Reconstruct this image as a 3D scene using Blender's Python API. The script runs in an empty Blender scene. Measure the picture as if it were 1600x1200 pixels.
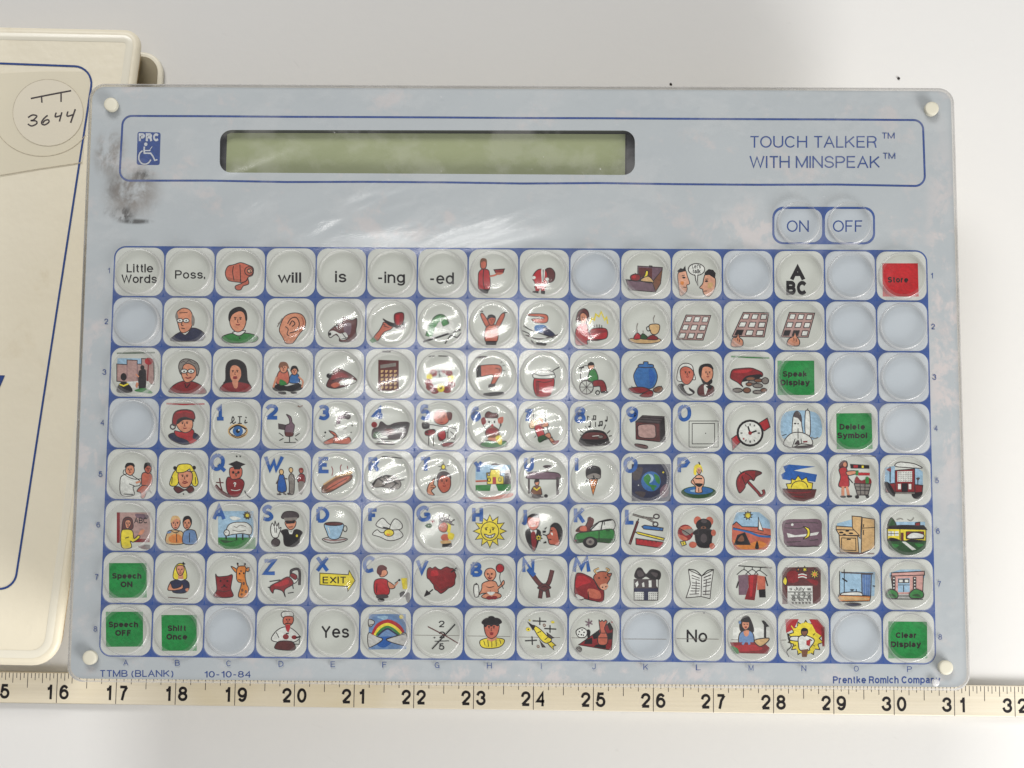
import bpy, bmesh, math, random
from mathutils import Vector, Matrix
from mathutils.geometry import tessellate_polygon
random.seed(7)
sc = bpy.context.scene
COL = sc.collection
HB = 0.066                      # height of the board's printed face above the table (metres)

# ------------------------------------------------------------------ camera
FPX = 2500.0                    # focal length in photo pixels (1600 wide)
ROT = Matrix(((0.99983728, -0.00667102, 0.01676065),
              (0.00859434, 0.99304305, -0.11743784),
              (-0.01586062, 0.11756277, 0.99293879)))
CAM = Vector((0.00815437, -0.04710737, 0.62057625 + HB))
cd = bpy.data.cameras.new('camera'); cam = bpy.data.objects.new('camera', cd); COL.objects.link(cam)
cam.matrix_world = Matrix.Translation(CAM) @ ROT.to_4x4()
cd.sensor_width = 36.0; cd.lens = 36.0 * FPX / 1600.0
cd.clip_start = 0.01; cd.clip_end = 50.0
sc.camera = cam
sc.render.resolution_x, sc.render.resolution_y = 1024, 768

# ------------------------------------------------------------------ world, lamps, exposure
w = bpy.data.worlds.new('World'); sc.world = w; w.use_nodes = True
bg = w.node_tree.nodes['Background']; bg.inputs[0].default_value = (0.97, 0.98, 1.0, 1); bg.inputs[1].default_value = 0.28

def lamp(name, loc, target, sx, sy, power, col):
    l = bpy.data.lights.new(name, 'AREA'); l.shape = 'RECTANGLE'; l.size = sx; l.size_y = sy
    l.energy = power; l.color = col
    o = bpy.data.objects.new(name, l); COL.objects.link(o); o.location = loc
    o.rotation_euler = (Vector(target) - Vector(loc)).to_track_quat('-Z', 'Y').to_euler()
    return o
for dx, dy in ((-0.02, 0.07), (0.02, -0.05)):      # two tubes of one ceiling fitting
    t_ = lamp('ceiling_tube', (-0.095 + dx * 0.3, 0.14 + dy, 1.45), (-0.095 + dx * 0.3, 0.14 + dy, 0), 0.30, 0.018, 0.62, (1.0, 0.98, 0.95))
    t_.rotation_euler = (0, 0, math.radians(14))
lamp('window_light', (0.66, -0.66, 0.54), (0.1, -0.05, 0), 0.55, 0.4, 11.0, (1.0, 0.985, 0.965))
lamp('ceiling_panel', (-0.35, 1.25, 1.5), (0, 0, 0), 0.9, 0.6, 17.0, (1.0, 0.985, 0.96))
sc.view_settings.view_transform = 'Standard'; sc.view_settings.look = 'None'
sc.view_settings.exposure = 0.06; sc.view_settings.gamma = 1.0
sc.view_settings.use_curve_mapping = False
sc.render.engine = 'CYCLES'
cy = sc.cycles
cy.transparent_max_bounces = 16; cy.max_bounces = 8; cy.caustics_reflective = False; cy.caustics_refractive = False
cy.sample_clamp_indirect = 4.0

# ------------------------------------------------------------------ helpers
def at(px, py, z):
    """a point on the real horizontal plane at height z seen at photo pixel px, py"""
    d = ROT @ Vector((px - 800.0, 600.0 - py, -FPX))
    return CAM + d * ((z - CAM.z) / d.z)

def lin(c):
    c /= 255.0
    return c / 12.92 if c <= 0.04045 else ((c + 0.055) / 1.055) ** 2.4
def rgb(r, g, b): return (lin(r), lin(g), lin(b), 1.0)

class Nt:
    def __init__(self, name):
        self.m = bpy.data.materials.new(name); self.m.use_nodes = True
        self.t = self.m.node_tree; self.n = self.t.nodes; self.out = self.n['Material Output']
        self.b = self.n['Principled BSDF']
    def new(self, kind, **kw):
        x = self.n.new(kind)
        for k, v in kw.items():
            if k.startswith('i_'):
                key = k[2:]
                x.inputs[int(key) if key.isdigit() else key].default_value = v
            else: setattr(x, k, v)
        return x
    def link(self, a, b): self.t.links.new(a, b)
    def math(self, op, a, b=None, c=None):
        x = self.new('ShaderNodeMath', operation=op)
        for i, v in enumerate((a, b, c)):
            if v is None: continue
            if isinstance(v, (int, float)): x.inputs[i].default_value = v
            else: self.link(v, x.inputs[i])
        return x.outputs[0]
    def pos(self, scale=(1, 1, 1), rz=0.0, off=(0, 0, 0)):
        g = self.new('ShaderNodeNewGeometry')
        mp = self.new('ShaderNodeMapping'); mp.inputs['Rotation'].default_value = (0, 0, rz)
        self.link(g.outputs['Position'], mp.inputs['Vector'])
        m2 = self.new('ShaderNodeMapping'); m2.inputs['Scale'].default_value = scale; m2.inputs['Location'].default_value = off
        self.link(mp.outputs[0], m2.inputs['Vector'])
        return m2.outputs[0]
    def noise(self, vec, scale=1.0, detail=3.0, rough=0.5, dist=0.0):
        x = self.new('ShaderNodeTexNoise'); x.inputs['Scale'].default_value = scale
        x.inputs['Detail'].default_value = detail; x.inputs['Roughness'].default_value = rough
        x.inputs['Distortion'].default_value = dist
        self.link(vec, x.inputs['Vector']); return x.outputs['Fac']
    def ramp(self, v, a, b, lo=0.0, hi=1.0):
        x = self.new('ShaderNodeMapRange', interpolation_type='SMOOTHSTEP')
        x.inputs[1].default_value = a; x.inputs[2].default_value = b; x.inputs[3].default_value = lo; x.inputs[4].default_value = hi
        self.link(v, x.inputs[0]); return x.outputs[0]
    def mix(self, fac, a, b):
        x = self.new('ShaderNodeMix', data_type='RGBA')
        for k, v in ((0, fac), (6, a), (7, b)):
            if isinstance(v, (int, float)): x.inputs[k].default_value = v
            elif isinstance(v, tuple): x.inputs[k].default_value = v
            else: self.link(v, x.inputs[k])
        return x.outputs[2]
    def bump(self, h, dist, strength=1.0):
        x = self.new('ShaderNodeBump'); x.inputs['Distance'].default_value = dist; x.inputs['Strength'].default_value = strength
        self.link(h, x.inputs['Height']); return x.outputs[0]

def plain(name, c, rough=0.5, var=0.06, nscale=60.0, bump=0.0):
    k = Nt(name)
    n = k.noise(k.pos(), nscale, 4)
    lo = tuple(x * (1 - var) for x in c[:3]) + (1,); hi = tuple(min(1, x * (1 + var)) for x in c[:3]) + (1,)
    k.link(k.mix(n, lo, hi), k.b.inputs['Base Color'])
    k.b.inputs['Roughness'].default_value = rough
    if bump: k.link(k.bump(n, bump), k.b.inputs['Normal'])
    return k.m

def link_mesh(name, me, parent=None, loc=(0, 0, 0)):
    o = bpy.data.objects.new(name, me); COL.objects.link(o); o.location = loc
    if parent: o.parent = parent
    return o
def mesh(name, verts, faces, mat, smooth=False):
    me = bpy.data.meshes.new(name); me.from_pydata([tuple(v) for v in verts], [], faces)
    if mat: me.materials.append(mat)
    me.validate(); me.update()
    if smooth:
        for p in me.polygons: p.use_smooth = True
    return me

def rounded(pts, rad, n=8):
    """outline of a polygon with filleted corners (2-D)"""
    pts = [Vector(p[:2]) for p in pts]; out = []; N = len(pts)
    if not isinstance(rad, (list, tuple)): rad = [rad] * N
    for i in range(N):
        p, a, b = pts[i], pts[i - 1], pts[(i + 1) % N]; r = rad[i]
        u = (a - p).normalized(); v = (b - p).normalized()
        if r <= 0: out.append(p); continue
        ang = math.acos(max(-1, min(1, u.dot(v)))); d = r / math.tan(ang / 2)
        c = p + (u + v).normalized() * (r / math.sin(ang / 2))
        s, e = p + u * d - c, p + v * d - c
        a0 = math.atan2(s.y, s.x); a1 = math.atan2(e.y, e.x); da = (a1 - a0 + math.pi) % (2 * math.pi) - math.pi
        for k in range(n + 1):
            t = a0 + da * k / n; out.append(c + Vector((math.cos(t), math.sin(t))) * r)
    return out
def area2(o): return sum(o[i - 1].x * o[i].y - o[i].x * o[i - 1].y for i in range(len(o)))
def offset(o, d):
    """move an outline inwards by d"""
    s = 1 if area2(o) > 0 else -1; out = []; N = len(o)
    for i in range(N):
        e1 = (o[i] - o[i - 1]); e2 = (o[(i + 1) % N] - o[i])
        n1 = Vector((-e1.y, e1.x)).normalized() * s; n2 = Vector((-e2.y, e2.x)).normalized() * s
        b = (n1 + n2); b = b.normalized() if b.length > 1e-9 else n1
        out.append(o[i] + b * (d / max(0.35, b.dot(n1))))
    return out
def tess(loops, z):
    """flat triangulation with holes"""
    vs = [Vector((p.x, p.y, z)) for L in loops for p in L]
    fs = [tuple(f) for f in tessellate_polygon([[Vector((p.x, p.y, 0)) for p in L] for L in loops])]
    ff = []
    for f in fs:
        a, b, c = (vs[i] for i in f)
        ff.append(f if (b - a).cross(c - a).z > 0 else (f[0], f[2], f[1]))
    return vs, ff
def slab(name, outline, z0, z1, bev, mat, parent=None, seg=4, org=(0, 0, 0), inset0=0.0):
    if area2(outline) < 0: outline = outline[::-1]
    org = Vector(org); rings = [(offset(outline, inset0) if inset0 else outline, z0)]
    for k in range(seg + 1):
        t = math.pi / 2 * k / seg
        rings.append((offset(outline, bev * (1 - math.cos(t))) if bev else outline, z1 - bev + bev * math.sin(t)))
        if not bev: break
    N = len(outline); vs = []; fs = []
    for o, z in rings: vs += [Vector((p.x, p.y, z)) - org for p in o]
    for r in range(len(rings) - 1):
        for i in range(N):
            j = (i + 1) % N; fs.append((r * N + i, r * N + j, (r + 1) * N + j, (r + 1) * N + i))
    b0 = (len(rings) - 1) * N
    fs.append(tuple(range(b0, b0 + N))); fs.append(tuple(range(N - 1, -1, -1)))
    me = mesh(name, vs, fs, mat)
    for p in me.polygons: p.use_smooth = (p.index < len(me.polygons) - 2)
    return link_mesh(name, me, parent, org)
def revolve(profile, n=48):
    vs = []; fs = []; R = len(profile)
    for r, z in profile[:-1]:
        for i in range(n): vs.append((r * math.cos(2 * math.pi * i / n), r * math.sin(2 * math.pi * i / n), z))
    vs.append((0, 0, profile[-1][1])); ring = []
    for k in range(R - 2):
        for i in range(n):
            j = (i + 1) % n; fs.append((k * n + i, k * n + j, (k + 1) * n + j, (k + 1) * n + i)); ring.append(k)
    for i in range(n): fs.append(((R - 2) * n + i, (R - 2) * n + (i + 1) % n, len(vs) - 1)); ring.append(R - 2)
    return vs, fs, ring
def empty(name, loc):
    o = bpy.data.objects.new(name, None); COL.objects.link(o); o.location = loc; o.empty_display_size = 0.05; return o
def tag(o, label=None, cat=None, kind=None, group=None):
    if label: o['label'] = label
    if cat: o['category'] = cat
    if kind: o['kind'] = kind
    if group: o['group'] = group
    return o

# ------------------------------------------------------------------ flat print (ink) builder
INK = {'k': (30, 27, 30), 'd': (38, 30, 28), 'w': (212, 214, 208), 'r': (168, 42, 48), 'R': (128, 38, 42), 'm': (92, 48, 48), 's': (204, 138, 108),
       'S': (186, 100, 80), 'z': (165, 92, 70), 'p': (215, 160, 132), 'b': (38, 88, 160), 'c': (150, 182, 205), 'n': (42, 46, 72),
       'y': (222, 204, 62), 'g': (52, 122, 60), 'G': (44, 78, 46), 'h': (128, 122, 116), 'H': (74, 66, 68), 't': (203, 168, 118),
       'o': (212, 130, 62), 'u': (122, 82, 62), 'v': (112, 88, 100), 'q': (170, 138, 132), 'x': (52, 102, 160), 'X': (104, 134, 176),
       'a': (186, 186, 182), 'Q': (200, 154, 146), 'B': (46, 74, 138), 'l': (196, 200, 206), 'e': (52, 44, 46)}
INK_BRIGHT = {'g': (28, 132, 62), 'r': (186, 32, 38)}
# ---- a plain grotesque alphabet drawn as centre lines: (width, strokes); an arc is (cx, cy, rx, ry, from, to)
O_ = (27, 36, 27, 36, 90, 450)
GL = {'A': (70, [[(0, 0), (35, 100), (70, 0)], [(14, 35), (56, 35)]]),
 'B': (62, [[(0, 0), (0, 100), (34, 100), (34, 76, 24, 24, 90, -90), (0, 52)], [(34, 52), (36, 26, 26, 26, 90, -90), (0, 0)]]),
 'C': (70, [[(36, 50, 36, 50, 38, 322)]]), 'D': (68, [[(0, 0), (0, 100), (30, 100), (30, 50, 38, 50, 90, -90), (0, 0)]]),
 'E': (56, [[(56, 100), (0, 100), (0, 0), (57, 0)], [(0, 53), (52, 53)]]), 'F': (52, [[(52, 100), (0, 100), (0, 0)], [(0, 51), (46, 51)]]),
 'G': (74, [[(37, 50, 37, 50, 40, 320), (70, 46), (40, 46)], [(70, 46), (70, 0)]]), 'H': (64, [[(0, 0), (0, 100)], [(64, 0), (64, 100)], [(0, 53), (64, 53)]]),
 'I': (0, [[(0, 0), (0, 100)]]), 'J': (44, [[(44, 100), (44, 25), (22, 25, 22, 25, 0, -175)]]),
 'K': (64, [[(0, 0), (0, 100)], [(62, 100), (0, 34)], [(22, 58), (64, 0)]]), 'L': (50, [[(0, 100), (0, 0), (50, 0)]]),
 'M': (78, [[(0, 0), (0, 100)], [(0, 100), (39, 4), (78, 100)], [(78, 100), (78, 0)]]), 'N': (66, [[(0, 0), (0, 100)], [(0, 100), (66, 0)], [(66, 0), (66, 100)]]),
 'O': (76, [[(38, 50, 38, 50, 90, 450)]]), 'P': (60, [[(0, 0), (0, 100), (34, 100), (34, 73, 26, 27, 90, -90), (0, 46)]]),
 'R': (62, [[(0, 0), (0, 100), (36, 100), (36, 74, 25, 26, 90, -90), (0, 48)], [(34, 48), (52, 40), (60, 0)]]),
 'S': (60, [[(30, 75, 27, 25, 15, 270), (30, 25, 30, 25, 90, -165)]]), 'T': (62, [[(0, 100), (62, 100)], [(31, 100), (31, 0)]]),
 'U': (64, [[(0, 100), (0, 32), (32, 32, 32, 32, 180, 360), (64, 100)]]), 'W': (98, [[(0, 100), (24, 0), (49, 96), (74, 0), (98, 100)]]),
 'X': (64, [[(0, 100), (64, 0)], [(64, 100), (0, 0)]]), 'Y': (66, [[(0, 100), (33, 44), (66, 100)], [(33, 44), (33, 0)]]),
 '0': (54, [[(27, 50, 27, 50, 90, 450)]]), '1': (28, [[(0, 76), (16, 80), (26, 100)], [(27, 100), (27, 0)]]),
 '2': (54, [[(27, 72, 26, 28, 172, -38), (1, 0)], [(0, 0), (54, 0)]]), '3': (54, [[(27, 76, 24, 24, 165, -90)], [(27, 27, 27, 27, 90, -168)]]),
 '4': (56, [[(42, 0), (42, 100), (0, 30), (56, 30)]]), '5': (54, [[(49, 100), (11, 100), (4, 50)], [(26, 33, 28, 33, 142, -160)]]),
 '6': (54, [[(27, 32, 27, 32, 90, 450)], [(28, 50, 28, 50, 40, 190)]]), '7': (52, [[(0, 100), (52, 100)], [(52, 100), (30, 58), (19, 0)]]),
 '8': (54, [[(27, 77, 23, 23, 90, 450)], [(27, 27, 27, 27, 90, 450)]]), '9': (54, [[(27, 68, 27, 32, 90, 450)], [(26, 50, 28, 50, -140, 10)]]),
 'a': (50, [[(23, 54, 21, 18, 160, 0), (45, 12), (50, 1)], [(44, 42), (22, 38), (19, 19, 19, 19, 100, 280), (34, 4), (45, 22)]]),
 'b': (54, [[(0, 0), (0, 100)], [O_]]), 'c': (52, [[(27, 36, 27, 36, 42, 318)]]), 'd': (54, [[(54, 0), (54, 100)], [O_]]),
 'e': (54, [[(1, 37), (54, 37), (27, 36, 27, 36, 2, 322)]]), 'f': (28, [[(11, 0), (11, 80), (27, 80, 16, 20, 180, 95)], [(0, 71), (27, 71)]]),
 'g': (52, [[(52, 72), (52, -4), (26, -4, 26, 23, 0, -155)], [(26, 37, 26, 35, 90, 450)]]),
 'h': (48, [[(0, 0), (0, 100)], [(0, 40), (24, 44, 24, 28, 180, 0), (48, 0)]]), 'i': (0, [[(0, 0), (0, 72)], [(0, 96), (0, 100)]]),
 'k': (48, [[(0, 0), (0, 100)], [(45, 72), (0, 26)], [(16, 42), (48, 0)]]), 'l': (0, [[(0, 0), (0, 100)]]),
 'm': (80, [[(0, 0), (0, 72)], [(0, 42), (20, 48, 20, 24, 180, 0), (40, 0)], [(40, 42), (60, 48, 20, 24, 180, 0), (80, 0)]]),
 'n': (48, [[(0, 0), (0, 72)], [(0, 40), (24, 44, 24, 28, 180, 0), (48, 0)]]), 'o': (54, [[O_]]), 'p': (54, [[(0, -28), (0, 72)], [O_]]),
 'r': (28, [[(0, 0), (0, 72)], [(0, 38), (28, 44, 28, 28, 180, 88)]]), 's': (48, [[(24, 54, 21, 18, 15, 270), (24, 18, 24, 18, 90, -165)]]),
 't': (27, [[(12, 93), (12, 16), (25, 16, 13, 16, 180, 280)], [(0, 71), (27, 71)]]), 'u': (48, [[(0, 72), (0, 26), (24, 26, 24, 26, 180, 360), (48, 30)], [(48, 72), (48, 0)]]),
 'w': (76, [[(0, 72), (19, 0), (38, 70), (57, 0), (76, 72)]]), 'y': (50, [[(0, 72), (26, 4)], [(50, 72), (24, -10), (14, -26), (0, -26)]]),
 '(': (20, [[(34, 38, 34, 64, 120, 240)]]), ')': (20, [[(-14, 38, 34, 64, 60, -60)]]), '-': (32, [[(0, 40), (32, 40)]]), '+': (50, [[(0, 40), (50, 40)], [(25, 15), (25, 65)]]),
 '.': (0, [[(0, -6), (0, 8)]]), "'": (0, [[(0, 76), (0, 100)]]), '?': (50, [[(25, 75, 25, 25, 170, -60), (25, 44), (25, 26)], [(25, 0), (25, 12)]])}
def lettering(text, wt):
    """strokes of a line of text with cap height 100 and stroke weight wt; returns strokes, width"""
    x = 0.0; out = []; f = (100.0 - wt) / 100.0
    for ch in text:
        if ch == ' ': x += 34; continue
        W, sts = GL[ch]
        for st in sts:
            pts = []
            for q in st:
                if len(q) == 2: pts.append(q)
                else:
                    n = max(6, int(abs(q[5] - q[4]) / 15))
                    for k_ in range(n + 1):
                        a = math.radians(q[4] + (q[5] - q[4]) * k_ / n); pts.append((q[0] + q[2] * math.cos(a), q[1] + q[3] * math.sin(a)))
            cl = abs(pts[0][0] - pts[-1][0]) + abs(pts[0][1] - pts[-1][1]) < 0.01
            v = [Vector((x + wt / 2 + a, wt / 2 + b_ * f)) for a, b_ in (pts[:-1] if cl else pts)]
            # square ends reach the full height of the letter
            if not cl:
                for e_, n_ in ((0, 1), (-1, -2)):
                    d = (v[e_] - v[n_]).normalized()
                    if abs(d.x) < 0.5: v[e_] = v[e_] + d * (wt / 2)
            out.append((v, cl))
        x += W + wt + 11 - ((6 if wt < 18 else 0) if ch in 'tfrTLyw' else 0)
    return out, x - 11
def crom(pts, closed, n=5):
    N = len(pts); out = []
    for i in range(N if closed else N - 1):
        if closed: a, b, c, d = pts[i - 1], pts[i], pts[(i + 1) % N], pts[(i + 2) % N]
        else: a, b, c, d = pts[max(0, i - 1)], pts[i], pts[i + 1], pts[min(N - 1, i + 2)]
        for k in range(n):
            t = k / n; t2 = t * t; t3 = t2 * t
            out.append(0.5 * ((2 * b) + (c - a) * t + (2 * a - 5 * b + 4 * c - d) * t2 + (3 * b - a - 3 * c + d) * t3))
    if not closed: out.append(pts[-1])
    return out
LETTER = {'0': ['40,0 10,15 0,50 10,85 40,100 80,85 92,50 80,12 40,0'], '1': ['10,25 50,2 50,100', '5,100 95,100'], '2': ['5,22 30,2 70,2 90,25 70,55 10,98', '8,98 98,98'],
 '3': ['10,10 50,0 85,15 80,40 45,48', '45,48 85,58 90,82 55,100 8,90'], '4': ['70,100 70,2 8,68 98,68'], '5': ['85,2 25,2 18,45 60,40 88,62 78,92 40,100 8,90'],
 '6': ['80,5 35,10 8,50 15,88 50,100 85,80 75,52 45,45 15,62'], '7': ['5,4 92,4 50,50 38,100'], '8': ['50,46 18,35 22,8 60,0 85,18 75,38 50,46 15,65 15,90 50,100 88,85 80,58 50,46'],
 '9': ['88,35 60,55 22,48 12,20 45,0 82,12 88,40 75,78 30,98'], 'Q': ['45,0 12,18 0,52 18,85 50,88 80,62 80,22 45,0', '50,62 98,102'], 'W': ['4,0 28,100 50,35 62,100 96,0'],
 'E': ['88,4 15,4 15,98 92,98', '15,50 75,50'], 'R': ['15,100 15,4 70,4 85,28 65,50 15,52', '55,52 92,100'], 'T': ['2,6 98,6', '52,6 52,100'], 'Y': ['5,2 50,50 95,2', '50,50 50,100'],
 'U': ['15,0 15,70 40,98 75,85 84,55 84,0'], 'I': ['50,0 50,100'], 'O': ['48,2 12,22 4,60 24,95 58,97 88,72 90,28 48,2'], 'P': ['15,102 15,6 70,4 92,28 70,52 15,56'],
 'A': ['2,100 50,2 96,100', '20,66 80,66'], 'S': ['88,14 50,2 15,20 25,42 70,55 88,80 55,98 8,90'], 'D': ['15,4 15,98', '15,4 60,4 92,35 90,68 58,98 15,98'], 'F': ['15,100 15,4 92,4', '15,50 75,50'],
 'G': ['85,18 50,2 14,25 8,65 35,98 80,90 86,58 52,58'], 'H': ['12,0 12,100', '88,0 88,100', '12,52 88,52'], 'J': ['70,0 70,65 55,95 15,85'], 'K': ['12,0 12,100', '88,2 14,58', '40,42 92,100'],
 'L': ['15,0 15,97 95,97'], 'Z': ['5,5 92,5 8,96 95,96'], 'X': ['8,2 92,100', '92,2 8,100'], 'C': ['90,16 50,2 12,25 6,65 32,96 82,86'], 'V': ['4,0 45,100 94,0'],
 'B': ['12,2 12,98', '12,2 65,2 80,24 60,46 12,48', '60,48 90,70 70,97 12,97'], 'N': ['10,100 10,2 88,98 88,2'], 'M': ['6,100 20,2 50,75 82,2 94,100']}
SHARP = set('147WERTYIAFHKLZXVNMEP')

class Ink:
    """collects flat coloured shapes drawn in a local grid and lays them on a real horizontal plane"""
    def __init__(self, origin, scale, z, step=6e-6, outline=6.0, pal=None):
        self.o = origin; self.s = scale; self.z = z; self.step = step; self.v = []; self.f = []; self.c = []; self.lay = 0; self.ow = outline
        self.pal = dict(INK); self.pal.update(pal or {})
    def w(self, p): return at(self.o[0] + p[0] / self.s, self.o[1] + p[1] / self.s, self.z + self.lay * self.step)
    def add(self, pts, faces, c):
        b = len(self.v); self.v += [self.w(p) for p in pts]
        for f in faces:
            a, bb, cc = (self.v[b + i] for i in f[:3])
            if (bb - a).cross(cc - a).z < 0: f = tuple(reversed(f))
            self.f.append(tuple(b + i for i in f)); self.c.append(self.pal[c])
    def fill(self, pts, c):
        self.lay += 1
        fs = tessellate_polygon([[Vector((p.x, p.y, 0)) for p in pts]])
        self.add(pts, [tuple(f) for f in fs], c)
    def stroke(self, pts, wd, c, closed=False):
        self.lay += 1; N = len(pts); L = []; R = []
        for i in range(N):
            a = pts[i - 1] if (i > 0 or closed) else pts[i]; b = pts[(i + 1) % N] if (i < N - 1 or closed) else pts[i]
            e1 = (pts[i] - a); e2 = (b - pts[i])
            e1 = e1.normalized() if e1.length > 1e-6 else e2.normalized(); e2 = e2.normalized() if e2.length > 1e-6 else e1
            t = e1 + e2; t = t.normalized() if t.length > 1e-6 else e1
            n = Vector((-t.y, t.x)); k = 1 / max(0.5, n.dot(Vector((-e1.y, e1.x))))
            L.append(pts[i] + n * (wd / 2 * k)); R.append(pts[i] - n * (wd / 2 * k))
        fs = [(i, (i + 1) % N, N + (i + 1) % N, N + i) for i in range(N if closed else N - 1)]
        self.add(L + R, fs, c)
    def ell(self, cx, cy, rx, ry, n=20):
        return [Vector((cx + rx * math.cos(2 * math.pi * i / n), cy + ry * math.sin(2 * math.pi * i / n))) for i in range(n)]
    def text(self, c, h, x0, x1, base, s, wt=12.0):
        sts, W = lettering(s, wt); kx = (x1 - x0) / W; ky = h / 100.0; self.lay += 1; L0 = self.lay
        for i, (v, cl) in enumerate(sts):
            self.lay = L0 + i % 4
            n0 = len(self.v); self.stroke_xy(v, wt, c, cl, x0, base, kx, ky)
        self.lay = L0 + 5
    def stroke_xy(self, v, wd, c, cl, x0, base, kx, ky):
        w0 = self.w; self.w = lambda p: w0((x0 + p.x * kx, base - p.y * ky)); self.stroke(v, wd, c, cl); self.w = w0
    def draw(self, ops):
        for line in ops.replace('\n', ';').split(';'):
            line = line.strip()
            if not line: continue
            tk = line.split(); op = tk[0]; c = tk[1]
            vec = lambda L: [Vector([float(x) for x in q.split(',')]) for q in L]
            if op in 'fnpq':
                pts = vec(tk[2:]); pts = crom(pts, True) if op in 'fn' else pts
                self.fill(pts, c)
                if op in 'fp': self.stroke(pts, self.ow, 'e', True)
            elif op in 'ls':
                pts = vec(tk[3:]); wd = float(tk[2])
                if op == 'l' and len(pts) > 2: pts = crom(pts, False)
                self.stroke(pts, wd, c)
            elif op in 'eo':
                (cx, cyy), (rx, ry) = vec(tk[2:4]); E = self.ell(cx, cyy, rx, ry); self.fill(E, c)
                if op == 'e': self.stroke(E, self.ow, 'e', True)
            elif op == 'c':
                (cx, cyy), (rx, ry) = vec(tk[3:5]); self.stroke(self.ell(cx, cyy, rx, ry, 28), float(tk[2]), c, True)
            elif op in 'tB':
                x0, x1, base = (float(q) for q in tk[3].split(','))
                self.text(c, float(tk[2]), x0, x1, base, ' '.join(tk[4:]), (27.0 if c == 'k' else 24.0) if op == 'B' else 15.0)
            elif op == 'Z':
                cx, cyy = (float(q) for q in tk[2].split(',')); ro, ri, n = (float(q) for q in tk[3].split(',')); n = int(n)
                pts = [Vector((cx + (ro if i % 2 == 0 else ri) * math.sin(math.pi * i / n), cyy - (ro if i % 2 == 0 else ri) * math.cos(math.pi * i / n))) for i in range(2 * n)]
                self.fill(pts, c); self.stroke(pts, self.ow, 'e', True)
            elif op == 'g':
                nx, ny = int(tk[2]), int(tk[3]); a, b = vec(tk[4:6]); fr = float(tk[6]); self.lay += 1
                for i in range(nx):
                    for j in range(ny):
                        x = a.x + (b.x - a.x) * (i + .5) / nx; y = a.y + (b.y - a.y) * (j + .5) / ny
                        hx = (b.x - a.x) / nx * fr / 2; hy = (b.y - a.y) / ny * fr / 2
                        self.add([Vector((x - hx, y - hy)), Vector((x + hx, y - hy)), Vector((x + hx, y + hy)), Vector((x - hx, y + hy))], [(0, 1, 2, 3)], c)
            elif op == 'K':
                A, Bq, Cq, D = vec(tk[1:5]); dark = tk[5] if len(tk) > 5 else ''
                bil = lambda u, v: (A * (1 - u) + Bq * u) * (1 - v) + (D * (1 - u) + Cq * u) * v
                self.fill([A, Bq, Cq, D], 'q'); self.stroke([A, Bq, Cq, D], 6, 'e', True)
                for i in range(9):
                    u, v = (i % 3 + .5) / 3, (i // 3 + .5) / 3
                    q = [bil(u - .105, v - .10), bil(u + .105, v - .10), bil(u + .105, v + .10), bil(u - .105, v + .10)]
                    self.fill(q, 'k' if str(i) in dark else 'w'); self.stroke(q, 5, 'e', True)
            elif op == 'F':
                (x, y), s = vec(tk[1:2])[0], float(tk[2])
                for d in (-.42, .42):
                    self.fill(self.ell(x + d * s, y, s * .14, s * .12, 8), 'k')
                    self.stroke([Vector((x + d * s - s * .2, y - s * .22)), Vector((x + d * s + s * .2, y - s * .24))], max(4, s * .13), 'k')
                self.stroke([Vector((x + s * .02, y)), Vector((x - s * .08, y + s * .5)), Vector((x + s * .12, y + s * .52))], max(4, s * .11), 'm')
                self.stroke(crom([Vector((x - s * .3, y + s * .86)), Vector((x, y + s * .94)), Vector((x + s * .32, y + s * .84))], False), max(4.5, s * .16), 'R')
            elif op == 'M':
                ch = tk[1]; a, b = vec(tk[2:4]); a = a + Vector((9, 9)); b = b - Vector((9, 9))
                for st in LETTER[ch]:
                    pts = [Vector((a.x + (b.x - a.x) * p.x / 100, a.y + (b.y - a.y) * p.y / 100)) for p in vec(st.split())]
                    if ch not in SHARP and len(pts) > 2: pts = crom(pts, False)
                    self.stroke(pts, 27, 'b')
    def build(self, name, mat, parent=None, org=(0, 0, 0)):
        org = Vector(org); me = bpy.data.meshes.new(name)
        me.from_pydata([tuple(v - org) for v in self.v], [], self.f); me.materials.append(mat)
        ca = me.color_attributes.new('Col', 'FLOAT_COLOR', 'CORNER')
        buf = []
        for p, c in zip(me.polygons, self.c):
            q = rgb(*c)
            for _ in p.vertices: buf += q
        ca.data.foreach_set('color', buf); me.update()
        return link_mesh(name, me, parent, org)
# ---- artwork on the keys: flat printed pictures, drawn as outlines in the sheet's own plane ----
# crops: origin and scale of the local drawing grids
CR = {'A': (140, 370, 4.7059), 'B': (470, 370, 4.7059), 'C': (800, 370, 4.7059), 'D': (1130, 370, 4.4444),
      'E': (140, 620, 4.7059), 'F': (470, 620, 4.7059), 'G': (800, 620, 4.7059), 'H': (1130, 620, 4.4444),
      'I': (130, 850, 4.7059), 'J': (470, 850, 4.7059), 'K': (800, 850, 4.7059), 'L': (1130, 850, 4.0)}
PICS = {}
def P(pos, crop, kind, label, ops):
    PICS[pos] = (crop, kind, label, ops)

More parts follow.
